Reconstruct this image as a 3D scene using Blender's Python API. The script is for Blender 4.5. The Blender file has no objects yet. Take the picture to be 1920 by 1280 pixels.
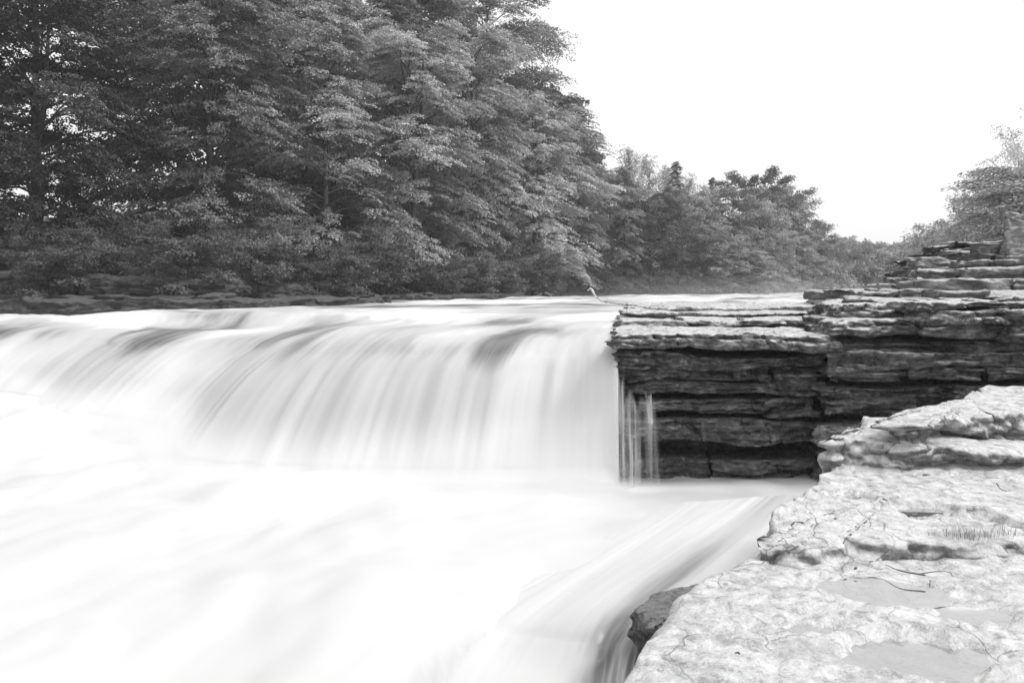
import bpy, math, random
import numpy as np
from mathutils import Vector

random.seed(7)
RNG = np.random.default_rng(11)
scene = bpy.context.scene
col = scene.collection

# ------------------------------------------------------------------ camera
EYE = 3.2
FPX = 1400.0
HOR = 541.0
cam_d = bpy.data.cameras.new('camera')
cam_d.sensor_width = 36.0
cam_d.lens = FPX / 1920 * 36
cam_d.shift_y = -(640 - HOR) / 1920
cam_d.clip_start = 0.05
cam_d.clip_end = 3000
cam = bpy.data.objects.new('camera', cam_d)
cam.location = (0, 0, EYE)
cam.rotation_euler = (math.pi / 2, 0, 0)
col.objects.link(cam)
scene.camera = cam

# ------------------------------------------------------------------ sky, sun, exposure
SUN_EL, SUN_AZ = 50, 93
w = bpy.data.worlds.new('World')
scene.world = w
w.use_nodes = True
nt = w.node_tree
nt.nodes.clear()
sky = nt.nodes.new('ShaderNodeTexSky')
sky.sky_type = 'NISHITA'
sky.sun_disc = False
sky.sun_elevation = math.radians(SUN_EL)
sky.sun_rotation = math.radians(SUN_AZ)
sky.dust_density = 4.0
bw = nt.nodes.new('ShaderNodeRGBToBW')
add = nt.nodes.new('ShaderNodeMath'); add.operation = 'MULTIPLY_ADD'
add.inputs[1].default_value = 0.45
add.inputs[2].default_value = 6.7       # an even bright cloud layer over the clear-sky light
bg = nt.nodes.new('ShaderNodeBackground')
bg.inputs['Strength'].default_value = 0.12
wo = nt.nodes.new('ShaderNodeOutputWorld')
nt.links.new(sky.outputs[0], bw.inputs[0])
nt.links.new(bw.outputs[0], add.inputs[0])
nt.links.new(add.outputs[0], bg.inputs[0])
nt.links.new(bg.outputs[0], wo.inputs[0])

sl = bpy.data.lights.new('sun', 'SUN')
sl.energy = 1.75
sl.angle = math.radians(14)
so = bpy.data.objects.new('sun', sl)
sd = Vector((math.sin(math.radians(SUN_AZ)) * math.cos(math.radians(SUN_EL)),
             math.cos(math.radians(SUN_AZ)) * math.cos(math.radians(SUN_EL)),
             math.sin(math.radians(SUN_EL))))
so.rotation_euler = sd.to_track_quat('Z', 'Y').to_euler()
so.location = (0, 0, 60)
col.objects.link(so)

scene.view_settings.view_transform = 'Standard'
scene.view_settings.look = 'None'
scene.view_settings.gamma = 1
scene.view_settings.use_curve_mapping = False
scene.view_settings.exposure = 0.15
scene.cycles.use_denoising = True
scene.cycles.denoising_input_passes = 'RGB_ALBEDO_NORMAL'
scene.cycles.denoising_prefilter = 'ACCURATE'
scene.cycles.max_bounces = 8
scene.cycles.diffuse_bounces = 3
scene.cycles.glossy_bounces = 2
scene.cycles.transmission_bounces = 3
scene.cycles.transparent_max_bounces = 12
scene.cycles.volume_bounces = 2
scene.cycles.use_adaptive_sampling = True
scene.cycles.adaptive_threshold = 0.02

# ------------------------------------------------------------------ helpers
def P(px, py, D):
    """a place seen at pixel (px, py) of the photograph, D metres in front of the camera"""
    return np.array([(px - 960) / FPX * D, D, EYE - (py - HOR) / FPX * D])

def PG(px, py, z):
    """a place at height z seen at a pixel"""
    D = (EYE - z) * FPX / (py - HOR)
    return np.array([(px - 960) / FPX * D, D, z])

def PX(px, D):
    return ((px - 960) / FPX * D, D)

def tag(o, label=None, cat=None, group=None, kind=None):
    if label: o['label'] = label
    if cat: o['category'] = cat
    if group: o['group'] = group
    if kind: o['kind'] = kind
    return o

def empty(name, loc, rz=0.0):
    o = bpy.data.objects.new(name, None)
    o.location = [float(v) for v in loc]
    o.rotation_euler = (0, 0, rz)
    o.empty_display_size = 0.2
    col.objects.link(o)
    return o

def mesh_np(name, V, F, mat=None, smooth=True, uv=None, attrs=None):
    V = np.asarray(V, dtype=np.float32)
    F = np.asarray(F, dtype=np.int32)
    k = F.shape[1]
    me = bpy.data.meshes.new(name)
    me.vertices.add(len(V)); me.vertices.foreach_set('co', V.ravel())
    me.loops.add(F.size); me.loops.foreach_set('vertex_index', F.ravel())
    me.polygons.add(len(F))
    me.polygons.foreach_set('loop_start', np.arange(0, F.size, k, dtype=np.int32))
    me.polygons.foreach_set('use_smooth', np.full(len(F), smooth))
    if uv is not None:
        l = me.uv_layers.new(name='flow')
        l.data.foreach_set('uv', np.asarray(uv, dtype=np.float32)[F.ravel()].ravel())
    for an, dom, arr in (attrs or []):
        a = me.attributes.new(an, 'FLOAT', dom)
        a.data.foreach_set('value', np.asarray(arr, dtype=np.float32))
    me.update(calc_edges=True)
    if mat: me.materials.append(mat)
    return me

def obj(name, me, parent=None, loc=(0, 0, 0)):
    o = bpy.data.objects.new(name, me)
    col.objects.link(o)
    o.location = [float(v) for v in loc]
    if parent: o.parent = parent
    return o

# value noise, vectorised
def _hash(ix, iy, iz, seed):
    h = (ix.astype(np.int64) * 374761393 + iy.astype(np.int64) * 668265263 + iz.astype(np.int64) * 2147483647 + seed * 974634777) & 0xffffffff
    h = ((h ^ (h >> 13)) * 1274126177) & 0xffffffff
    h = ((h ^ (h >> 16)) * 2246822519) & 0xffffffff
    return ((h ^ (h >> 15)) & 0xffffff) / float(0xffffff)

def noise(p, seed=0):
    x, y, z = p[..., 0], p[..., 1], p[..., 2]
    ix, iy, iz = np.floor(x), np.floor(y), np.floor(z)
    fx, fy, fz = x - ix, y - iy, z - iz
    fx = fx * fx * fx * (fx * (fx * 6 - 15) + 10); fy = fy * fy * fy * (fy * (fy * 6 - 15) + 10); fz = fz * fz * fz * (fz * (fz * 6 - 15) + 10)
    r = 0
    for dx in (0, 1):
        wx = fx if dx else 1 - fx
        for dy in (0, 1):
            wy = fy if dy else 1 - fy
            for dz in (0, 1):
                wz = fz if dz else 1 - fz
                r = r + wx * wy * wz * _hash(ix + dx, iy + dy, iz + dz, seed)
    return r * 2 - 1

def fbm(p, oct=4, seed=0, gain=0.5, lac=2.03):
    a, s, r = 1.0, 1.0, 0.0
    for i in range(oct):
        r = r + a * noise(p * s + 17.3 * i, seed + i)
        a *= gain; s *= lac
    return r

def n3(x, y, z):
    x, y, z = np.broadcast_arrays(np.asarray(x, float), np.asarray(y, float), np.asarray(z, float))
    return np.stack([x, y, z], -1)

def sstep(a, b, x):
    t = np.clip((np.asarray(x, float) - a) / (b - a), 0, 1)
    return t * t * (3 - 2 * t)

def catmull(Pts, n, axis=0, us=None):
    """resample control rows along axis with a Catmull-Rom spline"""
    Pts = np.moveaxis(np.asarray(Pts, float), axis, 0)
    N = len(Pts)
    Q = np.concatenate([2 * Pts[:1] - Pts[1:2], Pts, 2 * Pts[-1:] - Pts[-2:-1]], 0)
    u = np.linspace(0, N - 1, n) if us is None else us
    i = np.clip(np.floor(u).astype(int), 0, N - 2)
    t = (u - i).reshape((-1,) + (1,) * (Pts.ndim - 1))
    p0, p1, p2, p3 = Q[i], Q[i + 1], Q[i + 2], Q[i + 3]
    r = 0.5 * ((2 * p1) + (-p0 + p2) * t + (2 * p0 - 5 * p1 + 4 * p2 - p3) * t * t + (-p0 + 3 * p1 - 3 * p2 + p3) * t ** 3)
    return np.moveaxis(r, 0, axis)

def grid_faces(R, C, wrap=False):
    r = np.arange(R - 1)[:, None]; c = np.arange(C if wrap else C - 1)[None, :]
    c2 = (c + 1) % C
    a = r * C + c; b = r * C + c2; d = (r + 1) * C + c2; e = (r + 1) * C + c
    return np.stack([a, e, d, b], -1).reshape(-1, 4)

# ------------------------------------------------------------------ materials
class NB:
    """short hand for building node trees"""
    def __init__(s, name):
        s.m = bpy.data.materials.new(name); s.m.use_nodes = True
        s.t = s.m.node_tree; s.t.nodes.clear()
        s.out = s.t.nodes.new('ShaderNodeOutputMaterial')
    def n(s, typ, **kw):
        nd = s.t.nodes.new(typ)
        for k, v in kw.items():
            if hasattr(nd, k): setattr(nd, k, v)
            else: raise KeyError(k)
        return nd
    def l(s, a, b): s.t.links.new(a, b)
    def put(s, sock, v):
        if hasattr(v, 'is_linked') or isinstance(v, bpy.types.NodeSocket): s.l(v, sock)
        else: sock.default_value = v
    def math(s, op, a, b=0.0, c=0.0, clamp=False):
        nd = s.n('ShaderNodeMath', operation=op, use_clamp=clamp)
        s.put(nd.inputs[0], a); s.put(nd.inputs[1], b); s.put(nd.inputs[2], c)
        return nd.outputs[0]
    def coords(s, kind='Object', scale=(1, 1, 1), uv=None):
        if uv:
            c = s.n('ShaderNodeUVMap', uv_map=uv).outputs[0]
        else:
            c = s.n('ShaderNodeTexCoord').outputs[kind]
        m = s.n('ShaderNodeMapping'); m.inputs['Scale'].default_value = scale
        s.l(c, m.inputs['Vector'])
        return m.outputs[0]
    def noise(s, vec, scale, detail=4, rough=0.55, dist=0.0):
        nd = s.n('ShaderNodeTexNoise')
        s.l(vec, nd.inputs['Vector'])
        nd.inputs['Scale'].default_value = scale; nd.inputs['Detail'].default_value = detail
        nd.inputs['Roughness'].default_value = rough; nd.inputs['Distortion'].default_value = dist
        return nd.outputs[0]
    def ramp(s, fac, stops):
        r = s.n('ShaderNodeValToRGB')
        e = r.color_ramp.elements
        while len(e) < len(stops): e.new(0.5)
        for el, (p, v) in zip(e, stops):
            el.position = p; el.color = (v, v, v, 1)
        s.l(fac, r.inputs[0])
        return r.outputs[0]
    def mix(s, f, a, b, blend='MIX'):
        m = s.n('ShaderNodeMix', data_type='RGBA', blend_type=blend)
        s.put(m.inputs[0], f)
        for sock, v in ((m.inputs[6], a), (m.inputs[7], b)):
            if isinstance(v, (int, float)): sock.default_value = (v, v, v, 1)
            else: s.l(v, sock)
        return m.outputs[2]
    def bump(s, h, strength=0.5, dist=0.02, nrm=None):
        b = s.n('ShaderNodeBump'); b.inputs['Strength'].default_value = strength; b.inputs['Distance'].default_value = dist
        s.l(h, b.inputs['Height'])
        if nrm is not None: s.l(nrm, b.inputs['Normal'])
        return b.outputs[0]
    def principled(s, color, rough, normal=None, **kw):
        p = s.n('ShaderNodeBsdfPrincipled')
        if isinstance(color, (int, float)): p.inputs['Base Color'].default_value = (color, color, color, 1)
        else: s.l(color, p.inputs['Base Color'])
        s.put(p.inputs['Roughness'], rough)
        if normal is not None: s.l(normal, p.inputs['Normal'])
        for k, v in kw.items():
            s.put(p.inputs[k.replace('_', ' ')], v)
        return p.outputs[0]
    def finish(s, sh):
        s.l(sh, s.out.inputs['Surface']); return s.m

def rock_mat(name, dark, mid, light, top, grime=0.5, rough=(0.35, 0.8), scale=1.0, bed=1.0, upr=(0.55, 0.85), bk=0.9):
    """bedded limestone: grey mottling, lichen blotches, damp film; by slope, sky light is painted into the bedding tops, shade and algae into the faces"""
    b = NB(name)
    v = b.coords('Object', (scale, scale, scale))
    vb = b.coords('Object', (scale, scale, scale * 6))
    big = b.noise(v, 1.1, 5, 0.6)
    med = b.noise(v, 6.5, 6, 0.65, 0.4)
    fin = b.noise(v, 38, 5, 0.7)
    beds = b.noise(vb, 2.2, 5, 0.6, 0.2)
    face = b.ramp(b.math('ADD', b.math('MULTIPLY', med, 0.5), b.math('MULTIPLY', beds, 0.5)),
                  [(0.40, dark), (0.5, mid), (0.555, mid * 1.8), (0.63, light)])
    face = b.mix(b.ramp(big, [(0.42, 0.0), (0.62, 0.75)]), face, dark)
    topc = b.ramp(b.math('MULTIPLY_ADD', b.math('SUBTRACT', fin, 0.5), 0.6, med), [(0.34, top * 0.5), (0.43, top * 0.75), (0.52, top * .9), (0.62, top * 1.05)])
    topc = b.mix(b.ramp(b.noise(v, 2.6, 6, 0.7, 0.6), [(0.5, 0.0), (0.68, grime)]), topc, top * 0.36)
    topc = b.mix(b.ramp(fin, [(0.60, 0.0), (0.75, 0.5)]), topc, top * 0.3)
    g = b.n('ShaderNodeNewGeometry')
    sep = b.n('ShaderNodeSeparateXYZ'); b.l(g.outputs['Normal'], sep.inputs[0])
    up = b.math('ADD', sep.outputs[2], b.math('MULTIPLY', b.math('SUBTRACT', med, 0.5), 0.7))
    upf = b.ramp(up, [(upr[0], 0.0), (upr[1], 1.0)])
    c = b.mix(upf, face, topc)  # slope sets the tone: sky-lit tops painted pale, shaded faces painted dark
    # hairline joints
    wv_ = b.n('ShaderNodeVectorMath', operation='ADD'); b.l(v, wv_.inputs[0])
    nn_ = b.n('ShaderNodeTexNoise'); b.l(v, nn_.inputs['Vector']); nn_.inputs['Scale'].default_value = 2.2; nn_.inputs['Detail'].default_value = 5
    sc_ = b.n('ShaderNodeVectorMath', operation='SCALE'); b.l(nn_.outputs['Color'], sc_.inputs[0]); sc_.inputs['Scale'].default_value = 0.5
    b.l(sc_.outputs[0], wv_.inputs[1])
    ve = b.n('ShaderNodeTexVoronoi'); ve.feature = 'DISTANCE_TO_EDGE'; b.l(wv_.outputs[0], ve.inputs['Vector']); ve.inputs['Scale'].default_value = 1.3
    ck_ = b.math('MULTIPLY', b.ramp(ve.outputs['Distance'], [(0.0, 1.0), (0.018, 0.0)]), b.ramp(big, [(0.45, 0.0), (0.6, 1.0)]))
    c = b.mix(b.math('MULTIPLY', ck_, 0.75 if top < .65 else .35), c, dark)
    # vesicular pits
    vo = b.n('ShaderNodeTexVoronoi'); vo.feature = 'F1'
    b.l(v, vo.inputs['Vector']); vo.inputs['Scale'].default_value = 9
    h = b.math('ADD', b.math('MULTIPLY', med, 1.0), b.math('MULTIPLY', fin, 0.35))
    h = b.math('ADD', h, b.math('MULTIPLY', beds, 0.8 * bed))
    h = b.math('ADD', h, b.math('MULTIPLY', b.ramp(vo.outputs[0], [(0.0, 0.0), (0.35, 1.0)]), 0.25))
    h = b.math('SUBTRACT', h, b.math('MULTIPLY', ck_, 0.6))
    nrm = b.bump(h, bk, 0.045)
    r = b.n('ShaderNodeMapRange'); b.l(med, r.inputs[0])
    r.inputs[1].default_value = 0.35; r.inputs[2].default_value = 0.65
    r.inputs[3].default_value = rough[0]; r.inputs[4].default_value = rough[1]
    return b.finish(b.principled(c, r.outputs[0], nrm, Specular_IOR_Level=0.55))

M = {}
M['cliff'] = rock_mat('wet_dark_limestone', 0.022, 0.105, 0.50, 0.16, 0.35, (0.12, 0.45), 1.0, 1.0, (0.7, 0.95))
M['cliff_top'] = rock_mat('wet_dark_limestone_scoured_top', 0.03, 0.12, 0.50, 0.62, 0.45, (0.15, 0.55), 1.0, 1.0, (0.72, 0.92))  # same wet rock, with sky light painted into paler bed tops
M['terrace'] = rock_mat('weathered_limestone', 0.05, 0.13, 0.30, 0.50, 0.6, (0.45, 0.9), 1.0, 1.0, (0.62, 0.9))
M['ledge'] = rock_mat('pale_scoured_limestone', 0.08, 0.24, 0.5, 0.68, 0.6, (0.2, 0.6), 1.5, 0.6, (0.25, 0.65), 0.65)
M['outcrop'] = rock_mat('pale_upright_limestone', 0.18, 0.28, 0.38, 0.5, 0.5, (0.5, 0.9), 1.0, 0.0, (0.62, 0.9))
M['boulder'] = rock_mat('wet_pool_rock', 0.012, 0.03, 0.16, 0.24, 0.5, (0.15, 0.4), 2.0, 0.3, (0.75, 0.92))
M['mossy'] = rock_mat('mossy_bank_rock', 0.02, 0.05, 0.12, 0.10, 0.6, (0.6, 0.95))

def water_mat(name, uvscale=1.0):
    b = NB(name)
    v1 = b.coords(scale=(3.0 * uvscale, 0.13, 1), uv='flow')
    v2 = b.coords(scale=(14 * uvscale, 0.5, 1), uv='flow')
    v3 = b.coords(scale=(1.0 * uvscale, 0.15, 1), uv='flow')
    s1 = b.noise(v1, 1.0, 4, 0.6, 0.1)
    s2 = b.noise(v2, 1.0, 3, 0.6)
    s3 = b.noise(v3, 1.0, 4, 0.55, 0.15)
    fo = b.n('ShaderNodeAttribute', attribute_name='foam').outputs['Fac']
    k = b.math('ADD', b.math('MULTIPLY', s1, 0.5), b.math('MULTIPLY', s2, 0.1))
    k = b.math('ADD', k, b.math('MULTIPLY', s3, 0.6))           # about 0.6 in the middle
    k = b.math('SUBTRACT', k, 0.6)
    # aeration: streaks matter most where there is neither solid foam nor clear water
    k = b.math('ADD', fo, b.math('MULTIPLY', k, b.math('MULTIPLY_ADD', b.math('SUBTRACT', 1.0, fo), 1.7, 0.24)), clamp=True)
    c = b.ramp(k, [(0.0, 0.14), (0.25, 0.30), (0.5, 0.52), (0.75, 0.60), (1.0, 0.745)])
    r = b.math('MULTIPLY_ADD', k, 0.4, 0.28)
    nrm = b.bump(b.math('ADD', s1, b.math('MULTIPLY', s2, 0.3)), 0.10, 0.05)
    return b.finish(b.principled(c, r, nrm, Specular_IOR_Level=0.4))
M['water'] = water_mat('silky_white_water')

def puddle_mat():
    b = NB('still_rain_water')
    v = b.coords('Object', (1, 1, 1))
    nrm = b.bump(b.noise(v, 6, 2), 0.04, 0.01)
    gl = b.n('ShaderNodeBsdfGlossy'); gl.inputs['Roughness'].default_value = 0.03; gl.inputs['Color'].default_value = (1, 1, 1, 1)
    b.l(nrm, gl.inputs['Normal'])
    tr = b.n('ShaderNodeBsdfTransparent'); tr.inputs['Color'].default_value = (0.95, 0.95, 0.95, 1)
    fr = b.n('ShaderNodeFresnel'); fr.inputs['IOR'].default_value = 1.5
    mx = b.n('ShaderNodeMixShader')
    b.l(b.math('ADD', fr.outputs[0], 0.34, clamp=True), mx.inputs[0]); b.l(tr.outputs[0], mx.inputs[1]); b.l(gl.outputs[0], mx.inputs[2])
    return b.finish(mx.outputs[0])
M['puddle'] = puddle_mat()

def veil_mat():
    b = NB('thin_falling_water')
    v1 = b.coords(scale=(16, 0.35, 1), uv='flow')
    v2 = b.coords(scale=(60, 0.7, 1), uv='flow')
    s = b.math('ADD', b.math('MULTIPLY', b.noise(v1, 1, 3, 0.6), 0.7), b.math('MULTIPLY', b.noise(v2, 1, 2), 0.3))
    fo = b.n('ShaderNodeAttribute', attribute_name='foam').outputs['Fac']
    a = b.math('MULTIPLY', b.ramp(s, [(0.36, 0.0), (0.62, 1.0)]), fo, clamp=True)
    tr = b.n('ShaderNodeBsdfTransparent')
    df = b.n('ShaderNodeBsdfDiffuse'); df.inputs['Color'].default_value = (0.8, 0.8, 0.8, 1)
    mx = b.n('ShaderNodeMixShader')
    b.l(a, mx.inputs[0]); b.l(tr.outputs[0], mx.inputs[1]); b.l(df.outputs[0], mx.inputs[2])
    return b.finish(mx.outputs[0])
M['veil'] = veil_mat()

def leaf_mat(name, base, trans=0.35, rough=0.5):
    b = NB(name)
    tone = b.n('ShaderNodeAttribute', attribute_name='tone').outputs['Fac']
    oi = b.n('ShaderNodeObjectInfo').outputs['Random']
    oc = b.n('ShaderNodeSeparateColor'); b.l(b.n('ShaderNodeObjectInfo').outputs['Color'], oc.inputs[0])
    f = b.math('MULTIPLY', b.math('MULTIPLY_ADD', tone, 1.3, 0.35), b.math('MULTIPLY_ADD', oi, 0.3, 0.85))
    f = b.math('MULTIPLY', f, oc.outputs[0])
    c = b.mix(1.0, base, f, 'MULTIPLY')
    cc = b.n('ShaderNodeCombineColor')
    for i in range(3): b.l(b.math('MULTIPLY', f, base), cc.inputs[i])
    p = b.n('ShaderNodeBsdfPrincipled'); b.l(cc.outputs[0], p.inputs['Base Color'])
    p.inputs['Roughness'].default_value = rough; p.inputs['Specular IOR Level'].default_value = 0.35
    t = b.n('ShaderNodeBsdfTranslucent'); b.l(cc.outputs[0], t.inputs['Color'])
    mx = b.n('ShaderNodeMixShader'); mx.inputs[0].default_value = trans
    b.l(p.outputs[0], mx.inputs[1]); b.l(t.outputs[0], mx.inputs[2])
    return b.finish(mx.outputs[0])
M['beech'] = leaf_mat('beech_leaves', 0.12, 0.22)
M['dark_leaf'] = leaf_mat('dark_evergreen_leaves', 0.045, 0.2)
M['pale_leaf'] = leaf_mat('pale_leaves', 0.14, 0.4)
M['grass'] = leaf_mat('grass_blades', 0.16, 0.3)
M['dead'] = leaf_mat('dead_leaf', 0.10, 0.1, 0.7)

def bark_mat(name, c):
    b = NB(name)
    v = b.coords('Object', (4, 4, 0.7))
    n = b.noise(v, 3, 5, 0.65)
    return b.finish(b.principled(b.ramp(n, [(0.35, c * 0.5), (0.65, c * 1.4)]), 0.9, b.bump(n, 0.6, 0.05)))
M['bark'] = bark_mat('tree_bark', 0.06)
M['pale_bark'] = bark_mat('pale_bark', 0.30)

def ground_mat():
    b = NB('woodland_soil')
    v = b.coords('Object')
    n = b.noise(v, 0.8, 7, 0.7)
    c = b.ramp(n, [(0.3, 0.02), (0.55, 0.045), (0.75, 0.08)])
    return b.finish(b.principled(c, 0.95, b.bump(n, 0.8, 0.3)))
M['ground'] = ground_mat()

def plain(name, c, rough=0.6, metal=0.0):
    b = NB(name)
    v = b.coords('Object')
    n = b.noise(v, 40, 3)
    return b.finish(b.principled(b.ramp(n, [(0.3, c * 0.7), (0.7, c * 1.2)]), rough, None, Metallic=metal))
M['wire'] = plain('rusty_wire', 0.10, 0.7)
M['rag'] = plain('bleached_cloth', 0.75, 0.9)
M['twig'] = plain('dead_twig', 0.12, 0.9)

# ------------------------------------------------------------------ plan of the place
BANK_L = np.array([(-46, -6), (-32, 12), (-20.6, 29.5), (-10, 44), (7, 68), (42, 112), (78, 178), (150, 280), (320, 460)], float)
BANK_R = np.array([(2.2, 12.2), (3.0, 17), (7.5, 22), (24, 60), (50, 118), (95, 180), (170, 270), (360, 440)], float)

def dist_side(pts, poly):
    """signed distance of plan points to a polyline; positive to the left of its direction"""
    best = np.full(pts.shape[:-1], 1e9); sg = np.ones(pts.shape[:-1])
    for a, c in zip(poly[:-1], poly[1:]):
        d = c - a; L = d @ d
        t = np.clip(((pts - a) @ d) / L, 0, 1)
        q = a + t[..., None] * d
        r = pts - q
        dd = np.hypot(r[..., 0], r[..., 1])
        cr = d[0] * (pts[..., 1] - a[1]) - d[1] * (pts[..., 0] - a[0])
        m = dd < best - 1e-6
        best = np.where(m, dd, best); sg = np.where(m, np.sign(cr), sg)
    return best * sg

def terrain_z(x, y):
    p = np.stack([x, y], -1)
    l = dist_side(p, BANK_L)                    # > 0 on the left bank
    r = -dist_side(p, BANK_R)                   # > 0 on the right bank
    n = fbm(n3(x * 0.08, y * 0.08, 0), 3, 5)
    left = 1.2 + 1.4 * sstep(-1, 1.5, l) + 1.2 * sstep(3, 16, l) + 5 * sstep(25, 90, l) + 0.35 * n * sstep(1, 6, l)
    far = sstep(120, 260, y)
    left = left + 8 * sstep(8, 70, l) * sstep(70, 150, y)
    right = 1.0 + 1.6 * sstep(-0.5, 3, r) * sstep(18, 26, y) + 2.4 * sstep(2, 9, r) * sstep(15, 24, y) + 3.5 * sstep(8, 40, r) * sstep(10, 40, y) + 8 * sstep(10, 60, r) * sstep(80, 150, y)
    z = np.where(l > -3, left, 0.6)
    z = np.where(r > -3, np.maximum(z, right), z)
    pool = (1 - sstep(11.5, 12.6, y + np.where(x < -5, (x + 5) * 1.0, 0))) * (1 - sstep(-0.5, 1.0, l))
    z = z * (1 - pool) + (-2.2) * pool
    near = (1 - sstep(14, 19, y)) * sstep(1.5, 3.5, x)
    z = z * (1 - near) + (-2.2) * near
    wet = sstep(0.4, -0.6, l) * (1 - sstep(22, 27, y)) * (1 - sstep(1.5, 3.0, x))
    z = z * (1 - wet) + (-2.4) * wet
    z = z + 6 * sstep(0, 300, y - 250)
    return z

# ------------------------------------------------------------------ ground
def build_ground():
    xs = np.concatenate([-np.geomspace(900, 62, 18), np.linspace(-60, 60, 121), np.geomspace(62, 900, 24)])
    ys = np.concatenate([-np.geomspace(400, 24, 10), np.linspace(-22, 130, 150), np.geomspace(132, 1500, 34)])
    X, Y = np.meshgrid(xs, ys)
    Z = terrain_z(X, Y)
    V = np.stack([X, Y, Z], -1).reshape(-1, 3)
    F = grid_faces(len(ys), len(xs))[:, ::-1]
    tag(obj('ground', mesh_np('ground', V, F, M['ground'])), kind='structure')
build_ground()

# ------------------------------------------------------------------ river and main fall: one sheet of streamlines
# every column runs from far upstream to the crest; then (crest, base) give the falling part
COLS = [
    # far points ..., pre-crest, crest, base
    dict(up=[(48, 118, 2.5), (24, 60, 2.48), (9, 24.5, 2.46), (4.6, 19.5, 2.45), (3.0, 16.2, 2.42), (2.25, 14.2, 2.38)], crest=(1.80, 12.75, 2.28), base=(1.72, 12.15, -.1), foam=1.00),
    dict(up=[(47, 118, 2.5), (22, 60, 2.48), (7.5, 25, 2.47), (3.6, 19.5, 2.45), (2.2, 16.2, 2.42), (1.6, 14.2, 2.38)], crest=(1.20, 13.07, 2.28), base=(1.10, 12.25, -.1), foam=0.80),
    dict(up=[(46, 118, 2.5), (20, 60, 2.48), (6, 25, 2.5), (2.6, 19.8, 2.47), (1.3, 16.3, 2.43), (.7, 14.2, 2.37)], crest=(.32, 13.05, 2.27), base=(-.1, 12.2, -.1), foam=0.90),
    dict(up=[(45, 117, 2.5), (18, 60, 2.48), (4.5, 26, 2.52), (1.2, 20, 2.47), (0, 16.4, 2.42), (-.7, 14.2, 2.36)], crest=(-1.1, 13.10, 2.26), base=(-1.65, 12.2, -.1), foam=0.66),
    dict(up=[(44, 117, 2.5), (16, 60, 2.48), (2.5, 27, 2.52), (-.6, 20.4, 2.47), (-1.4, 16.7, 2.42), (-2.0, 14.5, 2.36)], crest=(-2.35, 13.35, 2.25), base=(-3.2, 12.4, -.1), foam=0.70),
    dict(up=[(43.5, 116, 2.5), (13.5, 60, 2.48), (0, 28, 2.5), (-2.4, 21, 2.46), (-2.4, 17.4, 2.41), (-3.0, 15.2, 2.35)], crest=(-3.55, 13.95, 2.23), base=(-4.6, 12.6, -.1), foam=0.64),
    dict(up=[(43, 116, 2.5), (11, 60, 2.48), (-3, 29, 2.5), (-3.6, 22, 2.47), (-3.4, 18.4, 2.40), (-3.9, 16.2, 2.33)], crest=(-4.6, 14.85, 2.18), base=(-6.1, 13.4, -.1), foam=0.70),
    dict(up=[(43, 115, 2.5), (9, 60, 2.48), (-5.5, 30, 2.5), (-4.9, 23.4, 2.46), (-4.6, 19.8, 2.36), (-4.9, 17.9, 2.26)], crest=(-5.55, 16.2, 2.10), base=(-7.2, 15.4, .0), foam=0.76),
    dict(up=[(42.5, 115, 2.5), (7, 60, 2.48), (-7.5, 31, 2.48), (-6.4, 24.0, 2.46), (-6.2, 21.6, 2.12), (-6.2, 19.0, 2.12)], crest=(-6.75, 17.2, 2.04), base=(-8.3, 16.2, .1), foam=1.00),
    dict(up=[(42, 114, 2.5), (5.5, 60, 2.48), (-9.5, 31.5, 2.46), (-8.2, 24.3, 2.46), (-7.9, 22.0, 2.10), (-7.8, 19.6, 2.08)], crest=(-8.3, 17.7, 2.0), base=(-9.7, 16.6, .2), foam=0.68),
    dict(up=[(42, 114, 2.5), (4.5, 60, 2.48), (-11.5, 32, 2.44), (-10.2, 25.0, 2.42), (-9.6, 22.4, 2.10), (-9.4, 20.0, 2.06)], crest=(-9.7, 18.4, 1.98), base=(-10.9, 17.2, .2), foam=0.66),
    dict(up=[(41.5, 113, 2.5), (3.5, 60, 2.48), (-13, 32, 2.42), (-12.2, 25.2, 2.34), (-11.6, 23.2, 2.14), (-11.1, 21.6, 2.08)], crest=(-11.2, 20.1, 2.02), base=(-12.4, 19.0, .3), foam=0.76),
    dict(up=[(41, 113, 2.5), (2.5, 60, 2.48), (-15, 32, 2.40), (-14.6, 25.4, 2.24), (-14.0, 23.8, 2.18), (-13.6, 22.2, 2.12)], crest=(-13.6, 20.8, 2.06), base=(-14.8, 19.6, .3), foam=1.00),
    dict(up=[(41, 112.5, 2.5), (2, 60, 2.48), (-18, 32, 2.40), (-18, 26, 2.26), (-17.6, 24.4, 2.22), (-17.4, 22.6, 2.14)], crest=(-17.4, 21.2, 2.06), base=(-18.4, 20, .3), foam=0.76),
    dict(up=[(40, 112, 2.5), (1, 60, 2.48), (-20.5, 32, 2.40), (-22, 26, 2.26), (-22, 24.4, 2.22), (-22, 22.6, 2.14)], crest=(-22, 21.2, 2.06), base=(-23, 20, .3), foam=0.85),
]

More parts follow.
